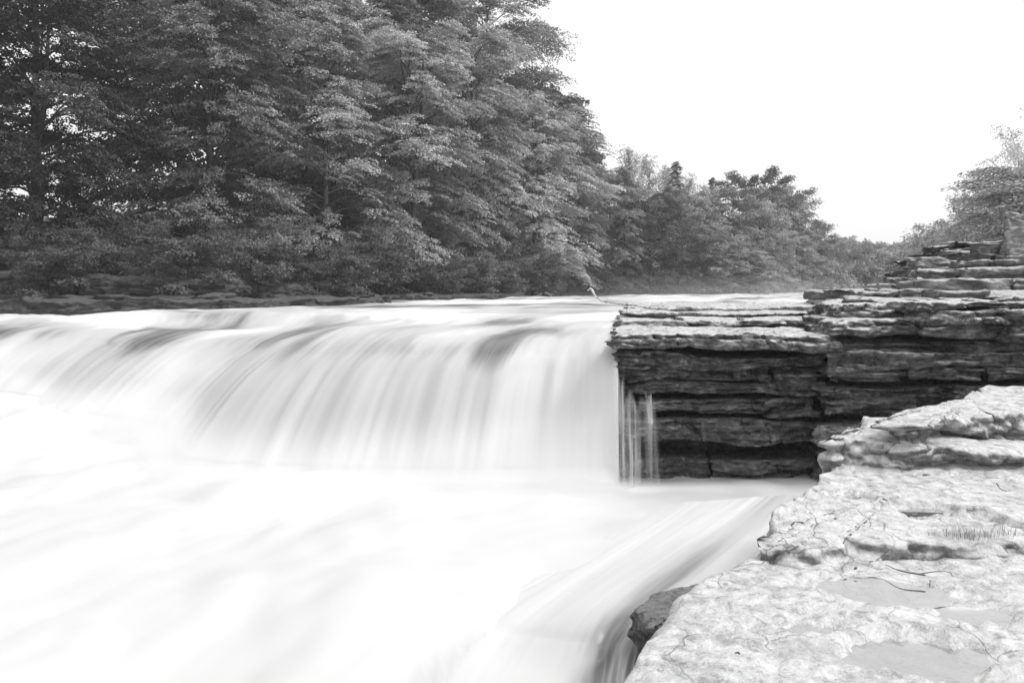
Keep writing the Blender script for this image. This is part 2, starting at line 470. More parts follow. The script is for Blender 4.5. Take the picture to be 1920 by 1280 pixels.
def build_fall():
    up = np.array([c['up'] + [c['crest']] for c in COLS], float)           # (cols, rows, 3)
    base = np.array([c['base'] for c in COLS], float)
    foam = np.array([c['foam'] for c in COLS], float)
    nc = 720
    # more columns where the sheet is close
    uc = np.interp(np.linspace(0, 1, nc), [0, .62, .86, 1], [0, 6.2, 10.5, 14])
    up = catmull(up, nc, 0, uc); base = catmull(base, nc, 0, uc); foam = np.interp(uc, np.arange(len(foam)), foam)
    nr_u = 150
    ur = np.interp(np.linspace(0, 1, nr_u), [0, .12, .3, 1], [0, 1, 2, 6])
    U = catmull(up, nr_u, 1, ur)                                             # (nc, nr_u, 3)
    tu = np.concatenate([np.cumsum(np.linalg.norm(np.diff(U, axis=1), axis=2)[:, ::-1], 1)[:, ::-1], np.zeros((nc, 1))], 1)
    U[..., 2] -= (0.20 + 0.08 * noise(n3(np.arange(nc) * .024, 1, 1), 3))[:, None] * np.exp(-tu / 0.42)
    U[..., 1] += (0.14 * noise(n3(np.arange(nc) * .03, 5, 1), 3) * sstep(13, 80, np.arange(nc)))[:, None] * np.exp(-tu / 0.8)
    crest = U[:, -1]
    tdir = crest - U[:, -3]; tdir[:, 2] = 0
    tdir /= np.linalg.norm(tdir, axis=1)[:, None]
    nf = 80
    tau = np.linspace(0, 1, nf + 1)[1:] ** 0.8
    bxy = base[:, :2] - crest[:, :2]
    s_in = tdir[:, None, :2] * (0.45 * tau * (1 - tau) ** 2)[None, :, None]
    XY = crest[:, None, :2] + bxy[:, None, :] * tau[None, :, None] + s_in
    drop = (crest[:, 2] - base[:, 2])[:, None]
    a0 = (0.48 * (np.linalg.norm(bxy, axis=1) + 0.45))[:, None]
    Z = crest[:, None, 2] - (a0 * tau[None, :] + (drop - a0) * (tau ** 1.95)[None, :])
    Fl = np.concatenate([XY, Z[..., None]], -1)
    # where it meets the pool the water boils up and spreads outward in a soft skirt
    ns = 26
    bd = bxy / (np.linalg.norm(bxy, axis=1)[:, None] + 1e-6)
    rad = 1.0 + 0.40 * fbm(n3(np.arange(nc) * 0.018, 0, 5), 3, 23)
    rad = rad * sstep(-4, 40, np.arange(nc))
    up_h = 0.34 + 0.12 * fbm(n3(np.arange(nc) * 0.03, 3, 5), 2, 25)
    th = np.linspace(0, math.pi / 2, ns + 1)[1:]
    # start the skirt where the curtain is up_h above its foot
    k0 = int(nf * .87)
    Fl = Fl[:, :k0]; tau = tau[:k0]
    e = Fl[:, -1]
    hz_ = np.maximum(e[:, 2] - base[:, 2] + .02, .05)
    SX = e[:, None, :2] + bd[:, None, :] * (rad[:, None] * (1 - np.cos(th))[None, :] + .25 * (th / th[-1])[None, :] * 0)[..., None]
    SZ = e[:, None, 2] - hz_[:, None] * np.sin(th)[None, :]
    Fl = np.concatenate([Fl, np.concatenate([SX, SZ[..., None]], -1)], 1)
    tau = np.concatenate([tau, np.linspace(tau[-1], 1.0, ns + 1)[1:]])
    G = np.concatenate([U, Fl], 1)                                           # (nc, R, 3)
    R = G.shape[1]
    # lengths for the flow coordinates
    s = np.concatenate([[0], np.cumsum(np.linalg.norm(np.diff(crest, axis=0), axis=1))])
    dl = np.linalg.norm(np.diff(G, axis=1), axis=2)
    t = np.concatenate([np.zeros((nc, 1)), np.cumsum(dl, 1)], 1)
    t = t - t[:, nr_u - 1][:, None]
    S = np.repeat(s[:, None], R, 1)
    tt = np.concatenate([np.zeros(nr_u), tau])[None, :]
    # relief: ribs that grow as the water falls, waves upstream
    rib = fbm(n3(S * 1.6, t * 0.10, 3.1), 3, 21) * 0.10 + fbm(n3(S * 5, t * 0.16, 1.1), 2, 31) * 0.022
    out = np.stack([np.zeros(nc), np.full(nc, -1.0)], -1)
    nx = np.gradient(crest[:, 0]); ny = np.gradient(crest[:, 1])
    nn = np.stack([ny, -nx], -1); nn /= np.linalg.norm(nn, axis=1)[:, None] + 1e-9
    nn *= np.sign((nn * bxy).sum(1))[:, None]
    grow = 0.2 * sstep(-1.5, 0, t) + 0.8 * sstep(0, 0.35, tt)
    G[..., 0] += nn[:, None, 0] * rib * grow
    G[..., 1] += nn[:, None, 1] * rib * grow
    edge = sstep(0, 0.25, S)
    wv = fbm(n3(G[..., 0] * 0.9, G[..., 1] * 0.45, 0), 4, 51) * 0.06 + fbm(n3(S * 3.2, t * 0.4, 2), 3, 61) * 0.018
    fade = 1 - sstep(0, 0.25, tt)
    farf = sstep(22, 60, G[..., 1])
    G[..., 2] += wv * fade * (0.5 + 0.8 * farf)
    # standing waves in the far river
    G[..., 2] += fade * sstep(24, 34, G[..., 1]) * 0.10 * np.maximum(0, fbm(n3(G[..., 0] * 0.35, G[..., 1] * 0.22, 4), 3, 71))
    # long shallow swells that run across just above the lip
    sw = np.exp(-((t + 1.6) / 0.5) ** 2) * 0.05 * noise(n3(S * 0.5, 0, 0), 81)
    G[..., 2] += sw
    # foam content
    fm = np.repeat(foam[:, None], R, 1)
    n_up = fbm(n3(S * 0.55, t * 0.13, 0), 4, 91)
    n_up2 = fbm(n3(G[..., 0] * 0.16, G[..., 1] * 0.30, 9), 3, 95)
    upf = np.clip(0.68 + 0.50 * n_up + 0.30 * n_up2, 0.2, 1)
    smooth = np.exp(-((t + 0.15) / 0.55) ** 2) * (0.16 + 0.20 * noise(n3(S * 0.8, 0, 0), 97))
    step_gap = 0
    bl = sstep(-1.1, 0.9, t + 0.5 * noise(n3(S * 1.3, 0, 0), 101))
    f = bl * (fm + 0.10 * noise(n3(S * 1.1, t * 0.05, 0), 99)) + (1 - bl) * upf
    f = f - smooth
    f = f + 0.35 * sstep(0.50, .97, tt)
    f = np.clip(f, 0.12, 1)
    V = G.reshape(-1, 3)
    uv = np.stack([S, t], -1).reshape(-1, 2)
    F = grid_faces(nc, R)
    # separate the falling part from the river above it
    Fi = F[:, 0] % R
    rv = Fi < nr_u - 30
    for nm, m in (('river', rv), ('waterfall', ~rv)):
        FF = F[m]
        used, inv = np.unique(FF, return_inverse=True)
        me = mesh_np(nm, V[used], inv.reshape(-1, 4), M['water'], True, uv[used], [('foam', 'POINT', f.reshape(-1)[used])])
        tag(obj(nm, me), kind='structure')
build_fall()

# ------------------------------------------------------------------ plunge pool
def pool_z(x, y):
    z = 0.05 * fbm(n3(x * 0.35, y * 0.35, 2), 4, 11)
    z = z + 0.30 * sstep(-6, -11, x) * sstep(13, 16, y)
    db = np.abs(dist_side(np.stack([x, y], -1), np.array([c['base'][:2] for c in COLS], float)[1:]))
    z = z + (0.05 + 0.05 * fbm(n3(x * 1.1, y * 0.6, 4), 3, 13)) * np.exp(-(db / 0.8) ** 2)
    z = z - 0.16 * sstep(-.4, .3, x) * (1 - sstep(7.9, 8.8, y)) - .25 * sstep(-.4, .3, x) * (1 - sstep(6.9, 7.5, y))
    z = z + 0.16 * np.maximum(0, fbm(n3(x * 0.7, y * 0.5, 7), 3, 15)) * (1 - sstep(-1.5, 1.0, x)) + 0.02 * fbm(n3(x * 2, y * 2, 0), 2, 17)
    z = z + 0.20 * np.exp(-(((x + 1.3) / 1.4) ** 2 + ((y - 7.6) / 0.9) ** 2))
    # the water leaves over a lower ledge to the right of the middle
    edge = 5.4 + 1.45 * sstep(-1.5, -0.1, x)
    z = z - 1.6 * sstep(-1.3, 0.1, x) * (1 - sstep(edge - 0.5, edge + 0.22, y)) ** 1.2
    return z

def build_pool():
    xs = np.linspace(-26, 7.5, 260); ys = np.linspace(2.0, 23, 210)
    X, Y = np.meshgrid(xs, ys)
    Z = pool_z(X, Y)
    V = np.stack([X, Y, Z], -1).reshape(-1, 3)
    # flow coordinates: the water swings from the fall towards the lower ledge
    r = np.hypot(X - 5.5, Y - 3.2)
    a = np.arctan2(Y - 3.2, X - 5.5)
    uv = np.stack([r * .45, a * 1.6], -1).reshape(-1, 2)
    db = np.abs(dist_side(np.stack([X, Y], -1), np.array([c['base'][:2] for c in COLS], float)))
    f = 0.82 + 0.14 * np.exp(-(db / 1.3) ** 2) + 0.03 * fbm(n3(r * 0.9, a * 1.3, 0), 3, 19)
    f = f - 0.16 * sstep(0.6, 2.2, X) * np.maximum(0, 0.3 + fbm(n3(X * 0.9, Y * 1.4, 5), 3, 23))
    F = grid_faces(len(ys), len(xs))[:, ::-1]
    me = mesh_np('pool', V, F, M['water'], True, uv, [('foam', 'POINT', np.clip(f, .3, 1).reshape(-1))])
    tag(obj('pool', me), kind='structure')
build_pool()

# lower cascade: a sheet that bends over the lower ledge
def build_cascade():
    L = [
        [PG(1520, 930, .02), PG(1460, 1000, .03), PG(1390, 1070, .03), PG(1300, 1125, .0), PG(1235, 1170, -.0), PG(1200, 1203, -.03)],
        [PG(1440, 930, .04), PG(1340, 1010, .07), PG(1230, 1085, .08), PG(1165, 1135, .07), PG(1135, 1172, .05), PG(1120, 1203, -.02)],
        [PG(1390, 935, .05), PG(1270, 1015, .09), PG(1160, 1085, .10), PG(1090, 1135, .08), PG(1055, 1168, .05), PG(1035, 1196, -.02)],
        [PG(1320, 940, .04), PG(1200, 1020, .05), PG(1095, 1085, .05), PG(1030, 1130, .05), PG(990, 1162, .04), PG(962, 1188, -.02)],
        [PG(1260, 945, .0), PG(1130, 1025, .01), PG(1030, 1085, .01), PG(955, 1125, .01), PG(910, 1152, .0), PG(872, 1176, -.03)],
        [PG(1180, 960, -.06), PG(1050, 1035, -.05), PG(950, 1090, -.03), PG(870, 1130, -.03), PG(820, 1155, -.06), PG(780, 1180, -.15)],
    ]
    up = np.array(L)
    nc = 260
    U = catmull(catmull(up, nc, 0), 90, 1)
    crest = U[:, -1]
    d = crest - U[:, -4]; d[:, 2] = 0; d /= np.linalg.norm(d, axis=1)[:, None]
    tau = np.linspace(0, 1, 61)[1:]
    d2 = d * 0.75 + np.array([-0.05, -0.55, 0]); 
    XY = crest[:, None, :2] + d2[:, None, :2] * (0.75 * tau)[None, :, None]
    mid = U[:, 50]
    s = np.concatenate([[0], np.cumsum(np.linalg.norm(np.diff(mid, axis=0), axis=1))])
    Z = crest[:, None, 2] - (1.35 * (1 - .8 * sstep(s[-1] - 2.3, s[-1] - .9, s)))[:, None] * (0.12 * tau + 0.88 * tau ** 1.7)[None, :]
    G = np.concatenate([U, np.concatenate([XY, Z[..., None]], -1)], 1)
    R = G.shape[1]
    mid = U[:, 50]
    s = np.concatenate([[0], np.cumsum(np.linalg.norm(np.diff(mid, axis=0), axis=1))])
    t = np.concatenate([np.zeros((nc, 1)), np.cumsum(np.linalg.norm(np.diff(G, axis=1), axis=2), 1)], 1)
    S = np.repeat(s[:, None], R, 1)
    tt = np.concatenate([np.zeros(90), tau])[None, :]
    G[..., 2] += fbm(n3(S * 5, t * 0.25, 0), 3, 121) * 0.012 + fbm(n3(S * 1.5, t * 0.3, 0), 2, 125) * 0.02
    rib = fbm(n3(S * 6, t * 0.2, 0), 3, 131) * 0.03 * sstep(0, .3, tt) * (1 - sstep(s[-1] - 1.6, s[-1] - .8, S))
    G[..., 0] += rib * -0.5; G[..., 1] += rib * -0.8
    nearS = 1 - .8 * sstep(.7, 2.3, S)
    f0 = 0.84 - 0.34 * nearS * sstep(1.6, 3.9, t) - 0.42 * nearS * np.exp(-((t - t[:, 90][:, None] + .12) / .42) ** 2) + 0.30 * sstep(0.1, .5, tt) + 0.24 * fbm(n3(S * 2.6, t * 0.2, 0), 4, 141)
    f0 = f0 + (0.84 - f0) * sstep(s[-1] - 2.0, s[-1] - .5, S)
    me = mesh_np('cascade', G.reshape(-1, 3), grid_faces(nc, R), M['water'], True, np.stack([S, t], -1).reshape(-1, 2), [('foam', 'POINT', np.clip(f0, .1, 1).reshape(-1))])
    tag(obj('cascade', me), kind='structure')
build_cascade()

# thin water veils that trickle over the dark rock beside the fall
def veil(px0, px1, py0, py1, D, strength, lean=0.0):
    nc, nr = 40, 60
    u = np.linspace(0, 1, nc)[:, None]; v = np.linspace(0, 1, nr)[None, :]
    a = P(px0, py0, D); b_ = P(px1, py0, D); c = P(px0, py1, D)
    X = a[0] + (b_[0] - a[0]) * u + lean * v + 0 * v
    Z = a[2] + (c[2] - a[2]) * v + 0 * u
    Y = D - 0.10 * v + 0.03 * noise(n3(u * 6 + px0, v * 1.2, 0), 7)
    X = X + 0.02 * noise(n3(u * 5, v * 2 + px0, 1), 3)
    f = strength * sstep(0, .3, u) * sstep(0, .3, 1 - u) * sstep(0, .10, v - .09 * (1 + noise(n3(u * 7 + px0, 0, 0), 5))) * (1 - 0.35 * v) * (.75 + .5 * noise(n3(u * 4 + px1, v * 3, 0), 9))
    me = mesh_np('water_veil', np.stack([X, Y, Z], -1).reshape(-1, 3), grid_faces(nc, nr), M['veil'], True,
                 np.stack([X, Z * 1.0], -1).reshape(-1, 2), [('foam', 'POINT', f.reshape(-1))])
    return tag(obj('water_veil', me), kind='structure')
veil(1146, 1172, 662, 925, 12.12, 1.0, 0.03)
veil(1160, 1205, 722, 925, 12.05, 0.85, 0.05)
veil(1192, 1228, 728, 925, 12.10, 0.42, 0.12)
veil(1208, 1222, 730, 792, 12.0, 0.8, 0.02)
veil(1164, 1186, 808, 925, 11.95, 0.5, 0.0)

# ------------------------------------------------------------------ rock slabs
def resample_closed(poly, ds):
    poly = np.asarray(poly, float)
    Q = np.concatenate([poly, poly[:1]])
    L = np.concatenate([[0], np.cumsum(np.linalg.norm(np.diff(Q, axis=0), axis=1))])
    # edges at the back or far outside the view are sampled coarsely
    ar = np.sum(poly[:, 0] * np.roll(poly[:, 1], -1) - np.roll(poly[:, 0], -1) * poly[:, 1])
    uu = np.linspace(0, L[-1], 4000, endpoint=False)
    seg = np.clip(np.searchsorted(L, uu, 'right') - 1, 0, len(poly) - 1)
    e = np.diff(Q, axis=0); e /= np.linalg.norm(e, axis=1)[:, None] + 1e-9
    ny = (-e[:, 0] if ar > 0 else e[:, 0])[seg]
    X = np.interp(uu, L, Q[:, 0]); Y = np.interp(uu, L, Q[:, 1])
    hidden = (ny > 0.35) | (X / np.maximum(Y, .1) > 0.80) | (Y < 1.8)
    dens = np.where(hidden, 0.28, 1.0)
    kk = np.ones(81) / 81
    dens = np.convolve(np.concatenate([dens[-40:], dens, dens[:40]]), kk, 'valid')
    cum = np.concatenate([[0], np.cumsum(dens)]) * (L[-1] / 4000)
    n = max(16, int(cum[-1] / ds))
    u = np.interp(np.linspace(0, cum[-1], n, endpoint=False), cum, np.linspace(0, L[-1], 4001))
    return np.stack([np.interp(u, L, Q[:, 0]), np.interp(u, L, Q[:, 1])], -1), u

BLEV = []
BASINS = []   # (x, y, rx, ry, depth)

def slab(parent, outline, z0, z1, mat, seed=0, ds=0.04, rough=1.0, tilt=(0, 0), spine=None, beds=None, top_amp=0.03, wob=0.10, roundness=0.025, under=0.35, cx=None, basin=False, label=None, name='rock_slab', dz=None):
    """one bed of rock: an outline in plan, raised between two heights, broken edges, ledges and pits in its faces"""
    rg = np.random.default_rng(seed * 7 + 3)
    out, ul = resample_closed(outline, ds)
    n = len(out)
    # smooth the corners a little
    for _ in range(max(1, int(0.06 / ds))):
        out = 0.5 * out + 0.25 * (np.roll(out, 1, 0) + np.roll(out, -1, 0))
    tan = np.roll(out, -1, 0) - np.roll(out, 1, 0)
    tan /= np.linalg.norm(tan, axis=1)[:, None] + 1e-9
    area = np.sum(out[:, 0] * np.roll(out[:, 1], -1) - np.roll(out[:, 0], -1) * out[:, 1])
    nrm = np.stack([tan[:, 1], -tan[:, 0]], -1) * (1 if area > 0 else -1)
    c = out.mean(0) if cx is None else np.array(cx)
    if spine is None:
        # a segment along the long side
        ext = out.max(0) - out.min(0)
        if ext[0] > ext[1]:
            h = (ext[0] - ext[1]) * 0.5
            mid = (out.max(0) + out.min(0)) / 2
            A, B = mid - [h, 0], mid + [h, 0]
        else:
            h = (ext[1] - ext[0]) * 0.5
            mid = (out.max(0) + out.min(0)) / 2
            A, B = mid - [0, h], mid + [0, h]
    else:
        A, B = np.array(spine[0], float), np.array(spine[1], float)
    d = B - A; LL = d @ d
    tpar = np.clip(((out - A) @ d) / LL, 0, 1) if LL > 1e-6 else np.zeros(n)
    inner = A + tpar[:, None] * d
    H = z1 - z0
    dz = dz or max(0.013, ds * 0.45)
    reach = np.linalg.norm(out - inner, axis=1).max()
    nt_ = max(6, int(reach / (ds * (1.15 if basin else 1.7))))
    tp_ = 1.0 if basin else 1.5
    nfv = max(6, int(H / dz))
    nb_ = max(4, int(under / (ds * 1.6)))
    rings = []
    kinds = []
    for k in range(nt_):                         # top, inner to outer
        f = 1 - (1 - k / nt_) ** tp_
        rings.append((inner * (1 - f) + out * f, np.full(n, z1), 0 * np.ones(n))); kinds.append(('t', f))
    for k in range(nfv + 1):
        wv_ = k / nfv
        rings.append((out.copy(), np.full(n, z1 - H * wv_), np.full(n, wv_))); kinds.append(('f', wv_))
    for k in range(1, nb_ + 1):
        f = k / nb_
        dirn = (inner - out); ln = np.linalg.norm(dirn, axis=1)[:, None] + 1e-9
        rings.append((out + dirn / ln * np.minimum(under * f, ln * .95), np.full(n, z0), np.ones(n))); kinds.append(('b', f))
    XY = np.stack([r[0] for r in rings]); Z = np.stack([r[1] for r in rings])
    isf = np.array([k[0] == 'f' for k in kinds])
    isb = np.array([k[0] == 'b' for k in kinds])
    ist = np.array([k[0] == 't' for k in kinds])
    wv_ = np.array([k[1] for k in kinds])
    # face weight
    o = np.zeros(Z.shape)
    base3 = n3(XY[..., 0], XY[..., 1], Z)
    ph = rg.uniform(-50, 50, 3)
    # bed pattern
    nbed = beds if beds is not None else max(1, int(round(H / 0.14)))
    cuts = np.sort(np.concatenate([[0], np.linspace(0, 1, nbed + 1)[1:-1] + rg.uniform(-.25, .25, max(0, nbed - 1)) / max(nbed, 1), [1]]))
    uu = n3(out[:, 0] * 0.6 + ph[0], out[:, 1] * 0.6 + ph[1], 0)
    wface = wv_[:, None] + 0.10 * fbm(n3(base3[..., 0] * 0.8 + ph[0], base3[..., 1] * .8, ph[2]), 3, seed + 5) * (1 if nbed > 1 else 0)
    groove = np.zeros(Z.shape); offs = np.zeros(Z.shape)
    for j in range(len(cuts) - 1):
        lo, hi = cuts[j], cuts[j + 1]
        inside = (wface >= lo) & (wface < hi) if j < len(cuts) - 2 else (wface >= lo)
        if j == 0: inside = wface < hi
        if len(cuts) == 2: inside = np.ones_like(wface, bool)
        oj = rg.uniform(-0.11, 0.05) * (nbed > 1)
        var = 0.09 * fbm(n3(out[:, 0] * 1.1 + ph[0] + 9 * j, out[:, 1] * 1.1, j * 3.3), 3, seed + 11 * j)[None, :]
        mid = np.clip((wface - lo) / (hi - lo + 1e-6), 0, 1)
        bulge = np.sqrt(np.clip(1 - (2 * mid - 1) ** 2, 0, 1)) - 1          # 0 in the middle, -1 at its bounds
        offs += np.where(inside, oj + var + bulge * min(0.035, 0.4 * H / nbed), 0)
    f3 = fbm(n3(base3[..., 0] * 2.6 + ph[0], base3[..., 1] * 2.6, base3[..., 2] * 6.5), 4, seed + 41)
    f4 = fbm(n3(base3[..., 0] * 9 + ph[1], base3[..., 1] * 9, base3[..., 2] * 16), 3, seed + 43)
    # blocky chips
    cell = _hash(np.floor(base3[..., 0] * 2.3 + 0.6 * f3 + ph[0]), np.floor(base3[..., 1] * 2.3), np.floor(base3[..., 2] * 9 + 0.5 * f3), seed)
    wobv = wob * fbm(n3(XY[..., 0] * 0.9 + ph[0], XY[..., 1] * 0.9, ph[1]), 3, seed + 3)
    rid = 1 - np.abs(fbm(n3(base3[..., 0] * 1.9 + ph[2], base3[..., 1] * 1.9, base3[..., 2] * 9), 3, seed + 47))
    o_face = wobv + rough * (offs + 0.06 * f3 + 0.030 * f4 + 0.06 * (cell - .5) + 0.06 * (rid - .7))
    # open vertical cracks
    ck = np.abs(fbm(n3(base3[..., 0] * 1.3 + ph[1], base3[..., 1] * .3, base3[..., 2] * 0.5), 2, seed + 49))
    o_face = o_face - rough * 0.10 * (1 - sstep(0.0, 0.035, ck))
    # rounding towards top and bottom of the face
    hz = (1 - wv_) * H
    rr = np.minimum(roundness, H * 0.45)
    dtop = wv_[:, None] * H; dbot = (1 - wv_[:, None]) * H
    rnd = -rr * (np.clip(1 - dtop / rr, 0, 1) ** 2) - 0.7 * rr * (np.clip(1 - dbot / rr, 0, 1) ** 2)
    o = np.where(isf[:, None], o_face + rnd, 0)
    first, last = np.where(isf)[0][0], np.where(isf)[0][-1]
    # tops follow the broken edge
    ft = np.where(ist, wv_, 0)[:, None]
    o = np.where(ist[:, None], o[first][None, :] * sstep(0.3, 1.0, ft), o)
    o = np.where(isb[:, None], o[last][None, :] * (1 - wv_[:, None]), o)
    XY = XY + nrm[None, :, :] * o[..., None]
    # heights
    x, y = XY[..., 0], XY[..., 1]
    tz = fbm(n3(x * 0.9 + ph[0], y * 0.9, 0), 4, seed + 61) * top_amp + fbm(n3(x * 5 + ph[0], y * 5, 0), 4, seed + 63) * top_amp * 0.35
    # thin leaves of rock that stop short of the edge
    st = fbm(n3(x * 0.8 + ph[1], y * 1.5, 0), 4, seed + 67)
    tz = tz + top_amp * 0.55 * (sstep(0.02, 0.07, st) + sstep(0.35, 0.42, st) - sstep(-.3, -.36, st))
    tz = tz + (0.05 * fbm(n3(x * .55 + ph[1], y * .3, 8), 3, seed + 79) if not basin else 0.010 * 0.6 * fbm(n3(x * 13, y * 13, 2), 3, 83) + 0.012 * np.abs(fbm(n3(x * 3.1, y * 4.6, 2), 3, 85)))
    if basin:
        for bx, by, rx, ry, dp in BASINS:
            q = ((x - bx) / rx) ** 2 + ((y - by) / ry) ** 2
            q = q + 1.0 * fbm(n3(x * 3.4, y * 4.6, 3), 4, 77)
            mm = 1 - sstep(0.55, 1.25, q)
            tz = tz * (1 - .85 * mm) - dp * mm
    tl = tilt[0] * (x - c[0]) + tilt[1] * (y - c[1])
    bz = fbm(n3(x * 0.8 + ph[2], y * 0.8, 5), 4, seed + 71) * 0.075
    wtop = np.where(ist, 1.0, np.where(isf, 1 - wv_, 0.0))[:, None]
    Z = Z + tz * wtop ** 1.5 + tl + bz * (1 - wtop) * (1 if H > 0.12 else 0.4)
    V = np.concatenate([x[..., None], y[..., None], Z[..., None]], -1).reshape(-1, 3)
    F = grid_faces(len(rings), n, True)
    if area < 0: F = F[:, ::-1]
    origin = np.array([c[0], c[1], z0])
    ploc = np.array(parent.location) if parent else np.zeros(3)
    me = mesh_np(name, V - origin, F[:, ::-1] if False else F, mat)
    o_ = obj(name, me, parent, origin - ploc)
    if label: o_['label'] = label
    return o_

def bedbox(px0, px1, D, depth, slant=0.0, back=0.3):
    """outline of a bed whose front runs between two pixel columns at distance D (+slant at its right end)"""
    a = PX(px0, D); b_ = PX(px1, D + slant)
    w_ = b_[0] - a[0]
    pts = [a]
    k = max(2, int(w_ / 0.8))
    for i in range(1, k):
        f = i / k
        pts.append((a[0] + w_ * f, a[1] + slant * f))
    pts.append(b_)
    pts.append((b_[0] + 0.02, b_[1] + depth)); pts.append((a[0] + back, a[1] + depth))
    return pts

def zat(py, D): return EYE - (py - HOR) / FPX * D

def _bed(parent, px0, px1, D, depth, slant, back, z0, z1, mat, seed, cuts=None, **kw):
    """one bed, broken by vertical joints at the given pixel columns"""
    edges = [px0] + list(cuts or []) + [px1]
    rg = np.random.default_rng(seed + 900)
    for i in range(len(edges) - 1):
        g = 2.0
        a_, b_ = edges[i] + (g if i else 0), edges[i + 1] - (g if i < len(edges) - 2 else 0)
        f = (a_ - px0) / (px1 - px0); f2 = (b_ - px0) / (px1 - px0)
        j = rg.uniform(-.07, .09) if len(edges) > 2 else 0
        r = slab(parent, bedbox(a_, b_, D + slant * f + j, depth, slant * (f2 - f), back if i == 0 else .02), z0 + .003 * i, z1 + rg.uniform(-.012, .012) * (len(edges) > 2), mat, seed + 300 * i, **kw)
    return r

cliff = empty('rock_cliff', (4.2, 12.8, 0))
tag(cliff, 'dark wet layered limestone cliff standing in the white pool right of the waterfall', 'cliff')
def bed(px0, px1, y0, y1, D, depth, seed, parent=cliff, mat='cliff', slant=0.0, back=0.3, **kw):
    z1, z0 = zat(y0, D), zat(y1, D)
    return _bed(parent, px0, px1, D, depth, slant, back, z0, z1, M[mat], seed, **kw)

# left stack, from the water up
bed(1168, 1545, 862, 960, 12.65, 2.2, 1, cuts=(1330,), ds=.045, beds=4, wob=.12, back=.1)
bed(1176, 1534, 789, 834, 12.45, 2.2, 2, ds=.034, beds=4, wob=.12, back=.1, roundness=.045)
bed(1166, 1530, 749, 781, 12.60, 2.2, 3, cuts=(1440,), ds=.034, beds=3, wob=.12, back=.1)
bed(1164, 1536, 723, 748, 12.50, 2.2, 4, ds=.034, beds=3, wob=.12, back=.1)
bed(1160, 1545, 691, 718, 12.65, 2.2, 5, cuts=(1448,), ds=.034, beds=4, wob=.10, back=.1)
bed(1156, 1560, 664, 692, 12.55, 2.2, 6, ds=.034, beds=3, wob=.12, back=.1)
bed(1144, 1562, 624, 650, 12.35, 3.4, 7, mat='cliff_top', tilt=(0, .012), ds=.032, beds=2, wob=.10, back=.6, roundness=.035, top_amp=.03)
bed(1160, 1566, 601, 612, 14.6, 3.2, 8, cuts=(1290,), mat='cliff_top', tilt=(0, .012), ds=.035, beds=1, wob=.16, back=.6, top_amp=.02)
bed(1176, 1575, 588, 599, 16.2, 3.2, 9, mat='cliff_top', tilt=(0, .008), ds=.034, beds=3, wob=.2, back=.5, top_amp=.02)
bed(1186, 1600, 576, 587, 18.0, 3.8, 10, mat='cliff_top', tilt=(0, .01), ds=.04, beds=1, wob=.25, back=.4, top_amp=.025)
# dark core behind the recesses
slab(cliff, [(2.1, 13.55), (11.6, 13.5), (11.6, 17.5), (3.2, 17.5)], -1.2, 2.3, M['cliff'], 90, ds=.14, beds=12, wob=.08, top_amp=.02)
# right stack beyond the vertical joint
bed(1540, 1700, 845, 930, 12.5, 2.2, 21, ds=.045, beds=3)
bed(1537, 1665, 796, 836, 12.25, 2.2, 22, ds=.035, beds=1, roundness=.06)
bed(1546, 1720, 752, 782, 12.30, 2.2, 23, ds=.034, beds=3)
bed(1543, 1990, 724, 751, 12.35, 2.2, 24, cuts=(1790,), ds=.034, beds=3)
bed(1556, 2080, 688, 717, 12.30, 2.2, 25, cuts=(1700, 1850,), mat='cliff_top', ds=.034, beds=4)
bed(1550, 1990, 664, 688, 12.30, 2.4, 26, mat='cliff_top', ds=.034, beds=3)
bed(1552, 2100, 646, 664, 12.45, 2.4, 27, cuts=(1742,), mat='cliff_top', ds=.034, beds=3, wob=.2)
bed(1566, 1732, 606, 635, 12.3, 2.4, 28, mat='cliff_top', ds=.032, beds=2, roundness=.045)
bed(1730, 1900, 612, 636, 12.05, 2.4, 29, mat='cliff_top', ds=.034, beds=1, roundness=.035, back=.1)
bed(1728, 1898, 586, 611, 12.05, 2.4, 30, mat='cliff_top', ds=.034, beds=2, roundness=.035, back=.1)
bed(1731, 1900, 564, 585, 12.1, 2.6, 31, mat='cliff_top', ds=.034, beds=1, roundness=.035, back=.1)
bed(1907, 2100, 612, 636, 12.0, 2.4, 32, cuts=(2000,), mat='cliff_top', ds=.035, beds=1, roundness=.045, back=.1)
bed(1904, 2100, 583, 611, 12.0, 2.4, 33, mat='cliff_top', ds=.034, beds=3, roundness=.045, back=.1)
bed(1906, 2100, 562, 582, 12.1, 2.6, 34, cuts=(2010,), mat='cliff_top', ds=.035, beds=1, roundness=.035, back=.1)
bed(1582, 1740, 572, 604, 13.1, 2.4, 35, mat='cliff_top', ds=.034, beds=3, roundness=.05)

# stepped terraces climbing the right bank
terr = empty('rock_terraces', (9.5, 18, 2.9))
tag(terr, 'stepped grey limestone terraces climbing the right bank above the dark cliff', 'rock terraces')
def step(px0, px1, y0, y1, D, depth, seed, **kw):
    kw.setdefault('ds', .06); kw.setdefault('top_amp', .035); kw.setdefault('wob', .25); kw['back'] = (px0 - 960) / FPX * depth + .15
    return bed(px0, px1, y0, y1, D, depth, seed, parent=terr, mat='terrace', **kw)
step(1531, 1700, 548, 558, 19.5, 3.5, 50, back=1.2, slant=-2.5)
step(1600, 2150, 546, 566, 14.6, 3.5, 51, cuts=(1700, 1850,), slant=-.8, beds=2)
step(1575, 1760, 560, 572, 14.2, 2.5, 52, beds=1)
step(1640, 1760, 532, 548, 18.5, 3.0, 53, back=1.0, beds=1)
step(1705, 2200, 524, 546, 16.6, 3.5, 54, cuts=(1790, 1900,), beds=1, slant=-.6)
